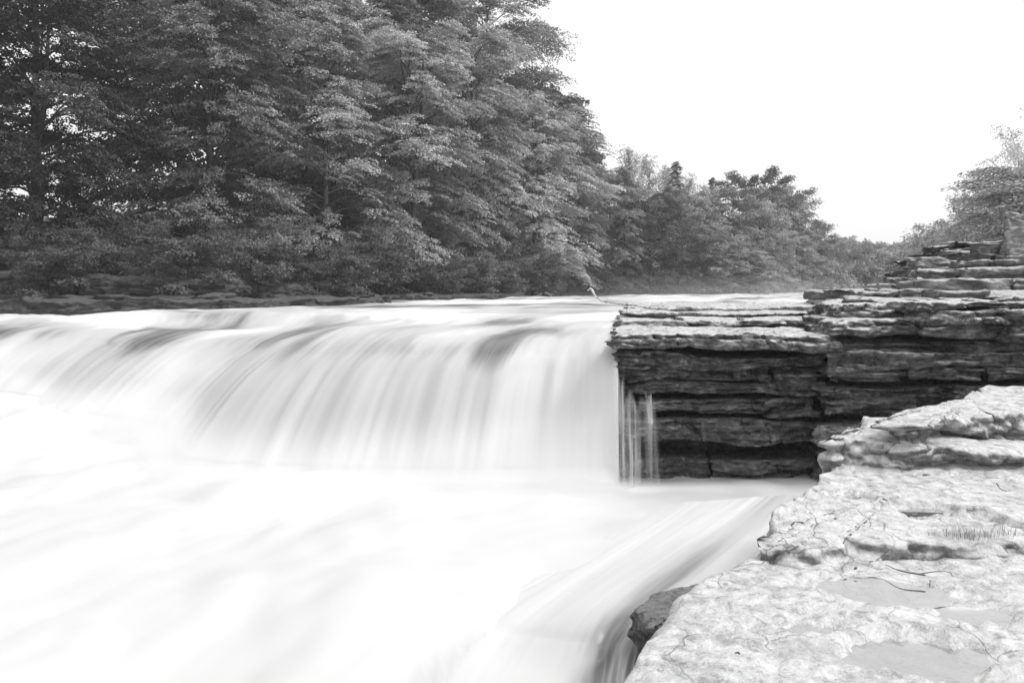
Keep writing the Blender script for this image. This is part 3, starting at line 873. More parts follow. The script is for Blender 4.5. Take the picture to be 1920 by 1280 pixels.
step(1712, 2200, 506, 523, 18.2, 3.5, 55, cuts=(1800,), beds=2, slant=-.6)
step(1780, 2200, 490, 504, 19.8, 3.2, 56, cuts=(1860,), beds=2)
step(1800, 2200, 478, 489, 20.8, 3.2, 57, cuts=(1870,), beds=1)
step(1703, 1840, 486, 520, 20.9, 4.0, 58, beds=3, roundness=.2, back=.6, slant=.6)
step(1770, 1850, 468, 484, 22.5, 4.0, 59, beds=2, back=.6)
step(1838, 1884, 460, 478, 21.4, 3.0, 60, beds=1, roundness=.045)
step(1775, 1890, 452, 462, 25.0, 5.0, 61, beds=2, back=1.2)
slab(terr, [(8.4, 16.4), (24, 15.5), (24, 30), (15.6, 30), (11.6, 21.5)], 1.2, 3.35, M['terrace'], 62, ds=.14, beds=8)
slab(terr, [(13.6, 22.2), (26, 19.8), (26, 33), (20.2, 33)], 2.4, 4.15, M['terrace'], 63, ds=.14, beds=8)

butt = empty('rock_outcrop', (15.2, 22, 4.0))
tag(butt, 'tall upright pale rock wall at the right edge above the terraces', 'rock outcrop')
bed(1882, 2060, 398, 484, 21.0, 3.0, 70, parent=butt, mat='outcrop', ds=.05, beds=1, wob=.10, roundness=.06, top_amp=.05, rough=.9, tilt=(0.06, 0), back=2.1)

# ------------------------------------------------------------------ pale ledge at the camera
for px, py, z, rx, ry in [(1655, 1103, 1.35, .42, .27), (1520, 1175, 1.35, .22, .10), (1840, 1153, 1.35, .26, .14), (1720, 1232, 1.35, .42, .20),
                          (1795, 1034, 1.35, .36, .085), 
                          (1735, 956, 1.5, .26, .24), (1585, 932, 1.5, .20, .17), (1890, 968, 1.5, .25, .2)]:
    p = PG(px, py, z)
    BASINS.append((p[0], p[1], rx, ry, 0.028)); BLEV.append(z)

ledge = empty('rock_ledge', (2.4, 5, 0))
tag(ledge, 'broad pale stepped limestone ledge with shallow rain puddles in the right foreground', 'rock ledge')
def pg(lst, z): return [tuple(PG(a, b_, z)[:2]) for a, b_ in lst]
A = pg([(1160, 1300), (1215, 1225), (1250, 1180), (1275, 1140), (1310, 1105), (1352, 1072), (1415, 1040), (1470, 1005)], 1.35)
A = [(0.35, 1.2), (0.48, 3.0)] + A + [(3.0, 6.4), (6.2, 6.4), (6.2, 1.2)]
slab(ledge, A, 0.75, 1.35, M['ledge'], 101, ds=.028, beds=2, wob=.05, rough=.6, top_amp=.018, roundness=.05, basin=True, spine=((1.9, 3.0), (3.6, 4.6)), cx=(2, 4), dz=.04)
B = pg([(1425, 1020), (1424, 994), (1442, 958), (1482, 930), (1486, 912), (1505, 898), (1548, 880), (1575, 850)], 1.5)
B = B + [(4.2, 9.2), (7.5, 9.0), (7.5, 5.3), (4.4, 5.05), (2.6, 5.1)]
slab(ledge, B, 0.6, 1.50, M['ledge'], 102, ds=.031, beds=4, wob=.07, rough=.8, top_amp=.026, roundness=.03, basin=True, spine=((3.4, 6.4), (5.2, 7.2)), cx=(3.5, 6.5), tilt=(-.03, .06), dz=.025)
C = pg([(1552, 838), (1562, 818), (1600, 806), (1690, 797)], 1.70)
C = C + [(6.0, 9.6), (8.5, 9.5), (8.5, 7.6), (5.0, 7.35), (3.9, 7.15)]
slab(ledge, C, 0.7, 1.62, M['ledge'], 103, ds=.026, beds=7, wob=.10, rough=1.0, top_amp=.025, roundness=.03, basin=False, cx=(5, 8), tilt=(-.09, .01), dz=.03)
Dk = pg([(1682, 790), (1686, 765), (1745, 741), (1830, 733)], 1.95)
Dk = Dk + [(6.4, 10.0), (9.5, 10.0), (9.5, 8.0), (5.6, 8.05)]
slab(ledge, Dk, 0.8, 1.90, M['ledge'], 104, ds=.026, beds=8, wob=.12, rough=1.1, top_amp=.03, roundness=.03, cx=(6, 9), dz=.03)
# loose looking blocks in the risers
slab(ledge, pg([(1566, 868), (1570, 842), (1640, 838), (1645, 858)], 1.55), 1.4, 1.62, M['ledge'], 105, ds=.02, beds=1, wob=.03, rough=.5, roundness=.05)

for i, (bx, by, rx, ry, dp) in enumerate(BASINS):
    z = 1.35 if BLEV[i] < 1.4 else 1.50 + (-.03 * (bx - 3.5) + .06 * (by - 6.5))
    lvl = z - 0.012
    th = np.linspace(0, 2 * math.pi, 40, endpoint=False)
    k = 1.12 + 0.12 * np.sin(th * 2 + i) + 0.06 * np.sin(th * 5 + 2 * i)
    V = [(0, 0, 0)] + [(rx * k[j] * math.cos(th[j]), ry * k[j] * math.sin(th[j]), 0) for j in range(40)]
    F = [(0, j + 1, (j + 1) % 40 + 1) for j in range(40)]
    o = obj('puddle', mesh_np('puddle', V, F, M['puddle']), None, (bx, by, lvl))
    tag(o, kind='structure')

# dark rock in the pool against the ledge
br = empty('boulder', (1.2, 5.4, -.4))
tag(br, 'dark wet rock at the lip of the lower cascade, half hidden by the pale ledge', 'boulder')
Bk = [tuple(PG(1182, 1138, .42)[:2]), tuple(PG(1196, 1118, .42)[:2]), tuple(PG(1250, 1090, .42)[:2]), tuple(PG(1330, 1068, .42)[:2]), (2.6, 7.4), (2.9, 6.6), (1.7, 5.9), (1.12, 6.05)]
slab(br, Bk, .06, .42, M['boulder'], 111, ds=.02, beds=1, wob=.04, rough=.65, roundness=.11, top_amp=.03, under=.25)
slab(br, [(1.15, 6.2), (2.5, 7.2), (2.6, 6.0), (1.3, 5.6)], -1.4, .05, M['cliff'], 112, ds=.05, beds=3, wob=.05, label='dark undercut base of the rock')

# ------------------------------------------------------------------ left bank shelves
shelf = empty('rock_shelf', (-12, 27, 2.2))
tag(shelf, 'low dark flat rock shelf along the water on the left bank', 'rock shelf')
slab(shelf, [PX(-200, 27), PX(120, 26.3), PX(420, 27.5), PX(640, 33), (-6, 38), (-18, 32), (-26, 27)], 2.0, 2.72, M['mossy'], 120, ds=.10, beds=5, wob=.35, top_amp=.06)
slab(shelf, [PX(-220, 29), PX(260, 28.4), PX(430, 29.5), (-13, 34), (-24, 31)], 2.5, 2.92, M['mossy'], 121, ds=.10, beds=3, wob=.3, top_amp=.06)
slab(shelf, [PX(560, 35), PX(760, 42), PX(980, 56), PX(960, 62), PX(560, 46)], 2.0, 2.75, M['mossy'], 125, ds=.14, beds=4, wob=.5, top_amp=.08)
bank = empty('rock_bank', (-11, 30, 2.8))
tag(bank, 'mossy dark rock bank beneath the trees behind the flat shelf', 'rock bank')
slab(bank, [PX(150, 30), PX(300, 29.6), PX(425, 30.4), PX(455, 32), (-12, 36), (-20, 34)], 2.8, 3.62, M['mossy'], 122, ds=.08, beds=2, wob=.3, roundness=.3, top_amp=.08)
slab(bank, [PX(240, 31), PX(375, 31.4), PX(400, 33), (-14, 38), (-20, 36)], 3.5, 3.95, M['mossy'], 123, ds=.08, beds=2, wob=.3, roundness=.3, top_amp=.08)
slab(bank, [PX(430, 33), PX(560, 36), PX(640, 40), (-8, 46), (-14, 40)], 2.4, 3.45, M['mossy'], 124, ds=.10, beds=3, wob=.4, roundness=.3, top_amp=.1)
slab(bank, [PX(-200, 31), PX(60, 30.5), PX(130, 31.5), (-22, 36), (-30, 34)], 2.6, 3.9, M['mossy'], 126, ds=.10, beds=4, wob=.4, roundness=.2, top_amp=.1)

# ------------------------------------------------------------------ trees
def tube(pts, radii, sides=7):
    pts = np.asarray(pts, float); n = len(pts)
    V = []; 
    for i in range(n):
        d = pts[min(i + 1, n - 1)] - pts[max(i - 1, 0)]
        d /= np.linalg.norm(d) + 1e-9
        a = np.cross(d, [0, 0, 1.0]) if abs(d[2]) < .9 else np.cross(d, [1.0, 0, 0])
        a /= np.linalg.norm(a); b_ = np.cross(d, a)
        for k in range(sides):
            th = 2 * math.pi * k / sides
            V.append(pts[i] + radii[i] * (math.cos(th) * a + math.sin(th) * b_))
    F = grid_faces(n, sides, True)
    return np.array(V), F

def join(parts):
    Vs, Fs, off = [], [], 0
    for v, f in parts:
        Vs.append(v); Fs.append(f + off); off += len(v)
    return np.concatenate(Vs), np.concatenate(Fs)

def leaves_mesh(name, C, T, size, mat, rg, up_bias=1.0, aspect=0.6, tone=None):
    """C leaf centres, T outward axis; one small folded leaf each"""
    n = len(C)
    nrm = rg.normal(0, 0.36, (n, 3)) + T * .35; nrm[:, 2] += up_bias
    nrm /= np.linalg.norm(nrm, axis=1)[:, None]
    a = T + rg.normal(0, .5, (n, 3))
    a -= nrm * (a * nrm).sum(1)[:, None]
    a /= np.linalg.norm(a, axis=1)[:, None] + 1e-9
    b_ = np.cross(nrm, a)
    L = size * rg.uniform(.7, 1.3, n)[:, None]; W = L * aspect
    V = np.stack([C - a * L * .5, C + b_ * W * .5, C + a * L * .5, C - b_ * W * .5], 1).reshape(-1, 3)
    F = np.arange(n * 4).reshape(-1, 4)
    return mesh_np(name, V, F, mat, False, None, [('tone', 'FACE', tone)])

def tree_meshes(kind, seed, H, R, nb, per, leaves, leaf, base_h, mat, bark='bark', rise=.35, droop=.55, up=1.0, open_=0.0, flat=.28, thick=.10, sps=.5):
    rg = np.random.default_rng(seed)
    limbs = []
    lean = rg.normal(0, .02, 2)
    tp = np.array([[lean[0] * z, lean[1] * z, z] for z in np.linspace(-0.6, H * .93, 9)])
    tp[1:-1, :2] += rg.normal(0, .012 * H * .3, (7, 2))
    r0 = H * .017
    limbs.append(tube(tp, np.linspace(r0, r0 * .12, 9), 8))
    Cs, Ts, To = [], [], []
    for i in range(nb):
        f = (i + rg.uniform(.1, .9)) / nb
        if kind == 'spruce':
            prof = (1 - f) ** .85 * .97 + .03
            h = base_h + (H - base_h) * f
        elif kind == 'column':
            prof = math.sin(math.pi * min(1, f * .85 + .12)) ** .6
            h = base_h + (H * .97 - base_h) * f
        else:
            prof = min(1, .72 + .7 * f) if f < .4 else math.sqrt(max(0.03, 1 - ((f - .4) / .66) ** 2.1))
            h = base_h + (H * .93 - base_h) * f
        th = i * 2.39996 + rg.uniform(-.5, .5)
        L = R * prof * (rg.uniform(.6, 1.0) + .28 * float(noise(n3(math.cos(th) * 1.2, math.sin(th) * 1.2, h * .28), seed)))
        dr = droop * rg.uniform(.6, 1.4) * (1 - .4 * f)
        rs = rise * rg.uniform(.6, 1.5) + (.5 * f if kind == 'broad' else 0)
        d = np.array([math.cos(th), math.sin(th)])
        side = np.array([-d[1], d[0]])
        def pt(s, l):
            b_ = rs * s - dr * s * s
            xy = d * L * s + side * l
            return np.array([xy[0], xy[1], h + L * b_])
        ss = np.linspace(0, 1, 6)
        limbs.append(tube([pt(s, 0.03 * L * math.sin(s * 5 + i)) for s in ss], np.linspace(r0 * .32 * (1 - f * .6), .012, 6), 5))
        bt = rg.uniform(.25, .9)
        for k in range(per):
            s = rg.uniform(.25 if kind != 'spruce' else .1, 1.08) ** .7
            wdt = (.42 * L if kind != 'spruce' else .22 * L) * (1.1 - .6 * s)
            l = rg.normal(0, wdt * .6)
            c = pt(s, l); c[2] += rg.normal(0, .045 * L + .08 + (.45 if kind == 'column' else 0)) - abs(l) * .25
            if kind == 'spruce' and rg.random() > .6 + prof: continue
            if open_ and rg.random() < open_: continue
            n = int(leaves * rg.uniform(.6, 1.4))
            sr = rg.uniform(.7, 1.3) * sps * (1 if kind == 'broad' else .45 + .55 * prof if kind == 'column' else .3 + .7 * prof)
            outd = np.array([d[0] * .8 + side[0] * l * .3, d[1] * .8 + side[1] * l * .3])
            outd /= np.linalg.norm(outd) + 1e-6
            sd_ = np.array([-outd[1], outd[0]])
            rr = np.sqrt(rg.random(n)) * sr; aa = rg.uniform(0, 2 * math.pi, n)
            u = rr * np.cos(aa) * 1.6; v = rr * np.sin(aa) * .7
            z = -flat * (u / sr + 1) ** 2 * .5 * sr * .5 - .12 * v * v / sr + rg.normal(0, thick * sr, n)
            # twig structure inside the spray
            v = v + .12 * np.sin(u * 9 + k)
            P_ = np.stack([c[0] + outd[0] * u + sd_[0] * v, c[1] + outd[1] * u + sd_[1] * v, c[2] + z], -1)
            Cs.append(P_)
            Ts.append(np.repeat(np.array([[outd[0], outd[1], -.35]]), n, 0))
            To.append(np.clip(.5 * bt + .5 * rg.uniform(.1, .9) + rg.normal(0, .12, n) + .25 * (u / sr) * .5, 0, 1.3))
    C = np.concatenate(Cs); T = np.concatenate(Ts); tone = np.concatenate(To)
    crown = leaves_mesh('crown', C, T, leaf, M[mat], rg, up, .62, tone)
    V, F = join(limbs)
    trunk = mesh_np('trunk', V, F, M[bark])
    return crown, trunk, H

NEAR = [tree_meshes('broad', s, 20, 7.2, 54, 36, 74, .155, .8, 'beech', rise=.5, droop=.85, thick=.10, flat=.6, up=.9, sps=.52) for s in (1, 2, 3)]
MID = [tree_meshes('broad', s, 17, 6.2, 44, 22, 34, .27, .5, 'beech', up=.7, flat=.4, thick=.2, sps=.6) for s in (11, 12)]
DARK = [tree_meshes('broad', s, 17, 6.0, 46, 22, 36, .26, .4, 'dark_leaf', rise=.5, droop=.3, up=.6, flat=.3, thick=.25, sps=.6) for s in (21,)]
PALE = [tree_meshes('broad', s, 16, 5.6, 40, 20, 34, .25, .6, 'pale_leaf', rise=.8, droop=.6, up=.6, flat=.4, thick=.25, sps=.6) for s in (31,)]
SPRUCE = [tree_meshes('spruce', 41, 18, 4.0, 110, 10, 22, .24, 2.0, 'pale_leaf', rise=.1, droop=.45, thick=.15, sps=.42)]
BIRCH = [tree_meshes('column', s, 17, 2.6, 56, 9, 18, .18, 4.0, 'pale_leaf', 'pale_bark', rise=1.4, droop=.3, up=.3, thick=.4, flat=.1, sps=.42) for s in (51, 52)]
BUSH = [tree_meshes('broad', s, 3.2, 2.0, 30, 16, 34, .10, .1, 'beech', rise=.9, droop=.5, up=.6, thick=.25, flat=.2, sps=.24) for s in (61,)]
OPEN = [tree_meshes('broad', s, 9, 4.0, 52, 22, 22, .12, .8, 'pale_leaf', rise=1.0, droop=.4, up=.3, open_=.08, thick=.45, flat=.1, sps=.32) for s in (71,)]
FAR = [tree_meshes('broad', s, 15, 7.0, 36, 14, 24, .48, .2, 'beech', rise=.5, droop=.5, up=.7, flat=.3, thick=.25, sps=.95) for s in (81, 82)]

def plant(kind, name, x, y, height, label, cat='tree', group=None, rz=None, z=None, wide=1.0, pale=1.0):
    crown, trunk, H = kind
    z = float(terrain_z(np.array([x], float), np.array([y], float))[0]) if z is None else z
    e = empty(name, (x, y, z - .1), random.uniform(0, 6.28) if rz is None else rz)
    s = height / H
    e.scale = (s * wide, s * wide, s)
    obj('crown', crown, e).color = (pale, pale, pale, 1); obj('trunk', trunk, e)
    tag(e, label, cat, group)
    return e

def bank_pt(t, off):
    """t metres along the left bank from its point at the left edge of the picture, off metres inland"""
    Pn = BANK_L[2:]
    L = np.concatenate([[0], np.cumsum(np.linalg.norm(np.diff(Pn, axis=0), axis=1))])
    if t < 0:
        d = Pn[0] - BANK_L[1]; d = d / np.linalg.norm(d); q = Pn[0] + d * t
    else:
        i = min(len(Pn) - 2, int(np.searchsorted(L, t, 'right') - 1))
        d = Pn[i + 1] - Pn[i]; d = d / np.linalg.norm(d); q = Pn[i] + d * (t - L[i])
    return q + np.array([-d[1], d[0]]) * off

SIL_X = [-400, 0, 560, 640, 700, 980, 1045, 1130, 1165, 1250, 1330, 1400, 1480, 1545, 1600, 1740, 2200]
SIL_Y = [-200, -200, -120, -30, -30, -10, 95, 195, 285, 318, 325, 338, 375, 436, 452, 464, 464]
def h_for(x, y, k=1.0, dpx=0):
    px = 960 + FPX * x / y
    py = np.interp(px + (75 if px < 800 else 55 if px < 985 else 85), SIL_X, SIL_Y) + dpx
    z0 = float(terrain_z(np.array([x], float), np.array([y], float))[0])
    return max(4.0, k * ((HOR - py) / FPX * y + EYE - z0))

G1 = 'tall beech trees lining the left bank'
lab_near = ['dark overhanging beech at the far left edge above the rock shelf',
            'beech with wind-blurred light sprays left of the sky gap',
            'deep shaded beech standing behind the mossy rock bank',
            'tall fine-leaved beech right of the bright sky gap',
            'beech with long feathery boughs over the middle of the falls',
            'beech with drooping layered boughs reaching the water',
            'pale-topped beech in front of the highest crowns',
            'beech with dark hollow under its lowest boughs near the river bend',
            'dense round beech on the right end of the near row',
            'tall beech whose right side makes the skyline edge',
            'lower beech at the foot of the skyline slope',
            'small shaded beech leading to the dark evergreen']
row1 = [-13, -5, 3.5, 12, 20, 28, 36.5, 45, 53.5, 62, 70, 78]
for i, t in enumerate(row1):
    x, y = bank_pt(t, 4.6 + random.uniform(-.8, 1.6))
    h = min(h_for(x, y, .88), 26)
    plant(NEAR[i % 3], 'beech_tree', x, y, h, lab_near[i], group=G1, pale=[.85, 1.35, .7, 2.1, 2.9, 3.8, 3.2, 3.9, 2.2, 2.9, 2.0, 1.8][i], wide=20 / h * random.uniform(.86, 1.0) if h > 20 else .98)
row2 = ['dark second-row beech filling the top left corner', 'dark second-row beech behind the far left trees', 'second-row beech left of the bright sky gap', 'second-row beech whose twigs cross the bright sky gap',
        'second-row beech right of the sky gap', 'second-row beech below the notch of sky at the top', 'tall second-row beech at the top centre of the wood', 'pale second-row beech beside the highest crown',
        'second-row beech that forms the highest edge of the skyline', 'second-row beech on the steep skyline slope', 'last second-row beech low on the skyline slope']
for i in range(11):
    x, y = bank_pt(-10 + i * 8.4, 13 + random.uniform(-1.5, 1.5))
    h = min(h_for(x, y, 1.0), 32)
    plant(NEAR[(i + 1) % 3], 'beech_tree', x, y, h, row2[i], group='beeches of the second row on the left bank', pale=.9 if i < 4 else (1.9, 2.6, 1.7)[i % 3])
for i in range(2, 9):
    lb = ['deep-wood beech %s' % q for q in ('behind the dark left corner', 'glimpsed under the sky gap', 'glimpsed right of the sky gap', 'behind the feathery boughs', 'behind the top notch of sky', 'behind the pale-topped beech', 'behind the highest crown', 'behind the dark hollow', 'behind the skyline slope')][i]
    x, y = bank_pt(6 + i * 9.5, 23 + random.uniform(-2, 2))
    h = min(h_for(x, y, .98), 27)
    plant(MID[i % 2], 'beech_tree', x, y, h, lb, group='beeches deep in the left wood')

# named trees near the bend
def at_px(px, D): return ((px - 960) / FPX * D, D)
x, y = at_px(1222, 84); plant(DARK[0], 'evergreen_tree', x, y, 9.6, 'dark dense round evergreen just right of the big beeches', wide=1.25, pale=1.6)
x, y = at_px(1345, 92)
for px, D, py, kd, nm, lb in [
    (1268, 100, 302, SPRUCE[0], 'spruce_tree', 'pointed spruce with a bare spire, left one of two on the skyline'),
    (1336, 108, 332, SPRUCE[0], 'spruce_tree', 'shorter pointed spruce, right one of two on the skyline'),
    (1180, 98, 285, BIRCH[0], 'birch_tree', 'thin pale feathery tree against the sky beside the big beech slope'),
    (1215, 102, 306, BIRCH[1], 'birch_tree', 'second thin pale tree against the sky, before the spruce'),
    (1250, 106, 318, BIRCH[0], 'birch_tree', 'thin pale tree touching the left side of the spruce'),
    (1290, 92, 340, BIRCH[1], 'birch_tree', 'pale slender birch with visible white stems below the spruce'),
    (1325, 94, 352, BIRCH[0], 'birch_tree', 'pale slender birch right of the white stems'),
    (1318, 88, 400, MID[0], 'broadleaf_tree', 'mid grey round tree at the water in front of the birches'),
    (1378, 96, 345, MID[1], 'broadleaf_tree', 'tall leafy tree under the rounded skyline hump'),
    (1420, 112, 336, DARK[0], 'evergreen_tree', 'dark flat-topped tree on the rounded skyline hump'),
    (1365, 90, 440, PALE[0], 'broadleaf_tree', 'pale small tree at the water below the skyline hump'),
    (1425, 98, 380, PALE[0], 'broadleaf_tree', 'pale tall tree in the middle of the far bank'),
    (1455, 122, 352, MID[0], 'broadleaf_tree', 'tree at the right shoulder of the skyline hump'),
    (1478, 128, 366, DARK[0], 'evergreen_tree', 'dark pine-like tree ending the skyline hump'),
    (1452, 102, 435, PALE[0], 'broadleaf_tree', 'pale arching tree low on the far bank'),
    (1492, 118, 430, MID[1], 'broadleaf_tree', 'dark rounded tree at the far waterline'),
    (1512, 150, 412, MID[0], 'broadleaf_tree', 'tree on the slope falling from the skyline hump'),
    (1540, 160, 430, DARK[0], 'evergreen_tree', 'dark open-topped tree where the near wood ends'),
    (1525, 130, 480, PALE[0], 'broadleaf_tree', 'small pale tree at the far bend of the river'),
    (1404, 92, 470, MID[0], 'broadleaf_tree', 'low round tree overhanging the far waterline')]:
    x, y = at_px(px, D)
    z = 2.7 if D < 105 else 3.0
    h = (HOR - py) / FPX * D + EYE - z
    plant(kd, nm, x, y, h, lb, z=z, wide=1.4 if kd in SPRUCE else 1.0 if kd in BIRCH else max(1.0, 11 / h), pale=3.6 if kd in BIRCH + SPRUCE + DARK else 2.6 if kd in SPRUCE + PALE else 2.8)  # far crowns get lighter leaf colour in place of thicker haze

# the wood that closes the valley
k = 0
for rk, (D, pys, px0, px1, n) in zip(('nearest', 'second', 'third', 'fourth', 'hindmost'), [(150, 500, 1545, 1640, 4), (190, 480, 1550, 1800, 9), (235, 468, 1545, 1820, 10), (290, 458, 1540, 1860, 11), (350, 455, 1500, 1900, 11)]):
    for i in range(n):
        px = px0 + (px1 - px0) * (i + random.uniform(.2, .8)) / n
        py = pys + random.uniform(-7, 9)
        x, y = at_px(px, D + random.uniform(-8, 8))
        h = random.uniform(13, 17)
        top = (HOR - py) / FPX * D + EYE
        plant(FAR[k % 2], 'distant_tree', x, y, h, 'hazy round tree in the %s rank of the distant wood closing the valley' % rk, z=top - h, wide=random.uniform(.9, 1.2), group='trees of the distant wood', pale=random.uniform(1.8, 3.0))  # pale factor paints distance haze into the leaf colour
        k += 1

# right bank
for px, D, py, z, kd, nm, lb, wd in [
    (1930, 33, 300, 3.0, OPEN[0], 'ash_tree', 'open thin-leaved tree above the rock outcrop at the right edge', 1.0),
    (2020, 34, 300, 3.6, OPEN[0], 'ash_tree', 'open tree reaching in from beyond the right edge', 1.0),
    (1925, 40, 440, 2.6, OPEN[0], 'ash_tree', 'low shrubby tree between outcrop and terraces', 1.0),
    (1800, 62, 437, 2.6, BUSH[0], 'bush', 'leafy bush on the skyline left of the open tree', .9),
    (1835, 50, 415, 2.4, BUSH[0], 'bush', 'leafy bush just left of the rock outcrop', .75),
    (1768, 78, 446, 2.6, BUSH[0], 'bush', 'small round bush at the left end of the right bank skyline', 1.0),
    (1888, 44, 375, 2.4, BUSH[0], 'bush', 'bush growing directly behind the rock outcrop', .7),
    (1950, 30, 330, 4.9, BUSH[0], 'bush', 'bush behind the outcrop beyond the right edge', 2.0)]:
    x, y = at_px(px, D)
    h = (HOR - py) / FPX * D + EYE - z
    plant(kd, nm, x, y, h, lb, z=z, wide=wd, cat='bush' if nm == 'bush' else 'tree', pale=3.6)

# bank bushes
bl = ['low bush hanging over the shelf at the left edge', 'small bush on the mossy bank', 'light bush where the bank meets the water left of centre',
      'trailing bush at the waterline under the feathery beech', 'pale bush at the waterline right of centre', 'bush at the foot of the dark beeches', 'low bush beside the river bend']
for i, (px, D) in enumerate([(95, 30), (345, 31), (712, 44), (830, 49), (1018, 60), (930, 56), (1140, 76)]):
    x, y = at_px(px, D)
    plant(BUSH[0], 'bush', x, y, 2.0 + .5 * (i % 3), bl[i], 'bush', z=2.6, wide=1.5)

more = ['dark bush crowding the bank behind the flat shelf', 'bush on top of the mossy bank', 'bush between bank and feathery beech', 'low bush under the tall fine-leaved beech', 'small bush at the root of the drooping beech', 'bush left of the pale waterline bush']
for i, (px, D) in enumerate([(30, 33), (190, 32.5), (470, 34), (560, 37.5), (640, 40), (900, 53)]):
    x, y = at_px(px, D)
    plant(BUSH[0], 'bush', x, y, 1.7 + .4 * (i % 3), more[i], 'bush', z=2.7 + .5 * (i < 3), wide=1.6, pale=.9 + .3 * (i % 3))
sl_ = ['rounded dark stone on the shelf at the far left', 'small stone at the shelf edge near the low bush', 'angular stone beside the mossy bank', 'flat stone at the waterline left of centre', 'stone below the light bush on the left bank', 'small dark stone near the bend of the shelf']
for i, (px, D, r_) in enumerate([(60, 27.6, .35), (150, 27.4, .22), (395, 29, .4), (520, 33, .35), (690, 40.5, .45), (800, 45, .4)]):
    x, y = at_px(px, D)
    pts = [(x + r_ * (1.2 + .3 * math.sin(3 * a + i)) * math.cos(a), y + r_ * math.sin(a)) for a in np.linspace(0, 2 * math.pi, 9)[:-1]]
    so_ = slab(None, pts, 2.62, 2.62 + r_ * .9, M['mossy'], 140 + i, ds=.05, beds=1, wob=.06, roundness=.12, under=.1, name='stone')
    tag(so_, sl_[i], 'stone')

# ------------------------------------------------------------------ barbed wire
wire = empty('barbed_wire', P(1200, 574, 14.8))
tag(wire, 'bent barbed wire with a pale rag end sticking out over the water from the cliff', 'barbed wire')
def rel(pts, root): return [np.array(p) - np.array(root.location) for p in pts]
Dw = 14.8
wp = [P(1212, 577, Dw), P(1195, 574, Dw), P(1175, 571, Dw), P(1150, 568, Dw), P(1136, 566, Dw), P(1128, 564.5, Dw), P(1121, 559, Dw), P(1116, 554, Dw)]
wp = catmull(wp, 60)
wp[:, 2] += .004 * np.sin(np.arange(60) * 1.3)
V, F = tube(rel(wp, wire), np.full(60, .006), 5); obj('wire', mesh_np('wire', V, F, M['wire']), wire)
rp = catmull([P(1119, 557, Dw), P(1114, 551, Dw), P(1111, 545, Dw), P(1108, 541, Dw), P(1104, 543, Dw), P(1101, 545, Dw)], 24)
V, F = tube(rel(rp, wire), np.interp(np.arange(24), [0, 8, 15, 23], [.012, .028, .016, .004]), 6); obj('rag', mesh_np('rag', V, F, M['rag']), wire)
lp = catmull([P(1166, 571, Dw), P(1169, 576, Dw), P(1174, 572, Dw)], 12)
V, F = tube(rel(lp, wire), np.full(12, .004), 4); obj('loop', mesh_np('loop', V, F, M['wire']), wire)
for (px, py) in ((1136, 566), (1175, 570.5)):
    c = P(px, py, Dw)
    ps = []
    for a, b_ in ((.05, .05), (-.04, .05), (.03, -.05)):
        ps.append(tube(rel([c - [a * .2, 0, b_ * .2], c + [a * .8, .01, b_ * .8]], wire), [.005, .002], 4))
    V, F = join(ps); obj('barb', mesh_np('barb', V, F, M['wire']), wire)
hp = catmull([P(1175, 571, Dw), P(1175.5, 585, Dw), P(1176, 603, Dw)], 14)
V, F = tube(rel(hp, wire), np.full(14, .0035), 4); obj('hanging_strand', mesh_np('hanging_strand', V, F, M['wire']), wire)

# ------------------------------------------------------------------ grass, twigs, fallen leaves
def tuft(n, h, spread, seed):
    rg = np.random.default_rng(seed)
    V, F = [], []
    for i in range(n):
        a = rg.uniform(0, 6.28); r = spread * rg.random() ** .6
        b0 = np.array([math.cos(a) * r, math.sin(a) * r * .45, 0])
        L = h * rg.uniform(.5, 1.2); th = rg.uniform(0, 6.28); bend = rg.uniform(.2, .9)
        d = np.array([math.cos(th), math.sin(th), 0]); wv = np.array([-d[1], d[0], 0]) * .003
        pts = [b0 + d * L * bend * s * s + np.array([0, 0, L * (s - .35 * bend * s * s)]) for s in (0, .35, .7, 1)]
        k = len(V)
        for j, p in enumerate(pts):
            ww = wv * (1, .9, .6, .1)[j]
            V += [p - ww, p + ww]
        for j in range(3): F.append((k + 2 * j, k + 2 * j + 1, k + 2 * j + 3, k + 2 * j + 2))
    return mesh_np('grass_tuft', V, F, M['grass'], True, None, [('tone', 'FACE', rg.uniform(.2, 1, len(F)))])
TU = [tuft(55, .11, .16, 1), tuft(26, .07, .12, 2), tuft(70, .16, .10, 3)]
tl = [(1815, 1008, 1.50, 0, 1.0, 'spiky grass tuft on the rim of the puddle at right, reflected in it'),
      (1770, 1003, 1.50, 1, .9, 'short thin grass left of the spiky tuft by the puddle'),
      (1880, 1002, 1.49, 1, 1.1, 'grass strip at the right edge beyond the puddle'),
      (1850, 1006, 1.49, 0, .7, 'small grass tuft between the spiky tuft and the right edge')]
for px, py, z, k, s, lb in tl:
    p = PG(px, py, z)
    o = obj('grass_tuft', TU[k], None, p); o.scale = (s, s, s); o.color = (2.6, 2.6, 2.6, 1); tag(o, lb, 'grass', 'grass tufts by the puddle')
for px, py, D, s, lb in [(1812, 608, 11.98, 1.3, 'grass hanging in the crack of the pale block high on the cliff'), (1388, 601, 14.1, .8, 'thin grass on the top beds of the cliff'),
                         (1902, 655, 12.0, 1.0, 'grass tuft in the dark gap at the right edge of the cliff')]:
    o = obj('grass_tuft', TU[2], None, P(px, py, D)); o.scale = (s, s, s); tag(o, lb, 'grass')

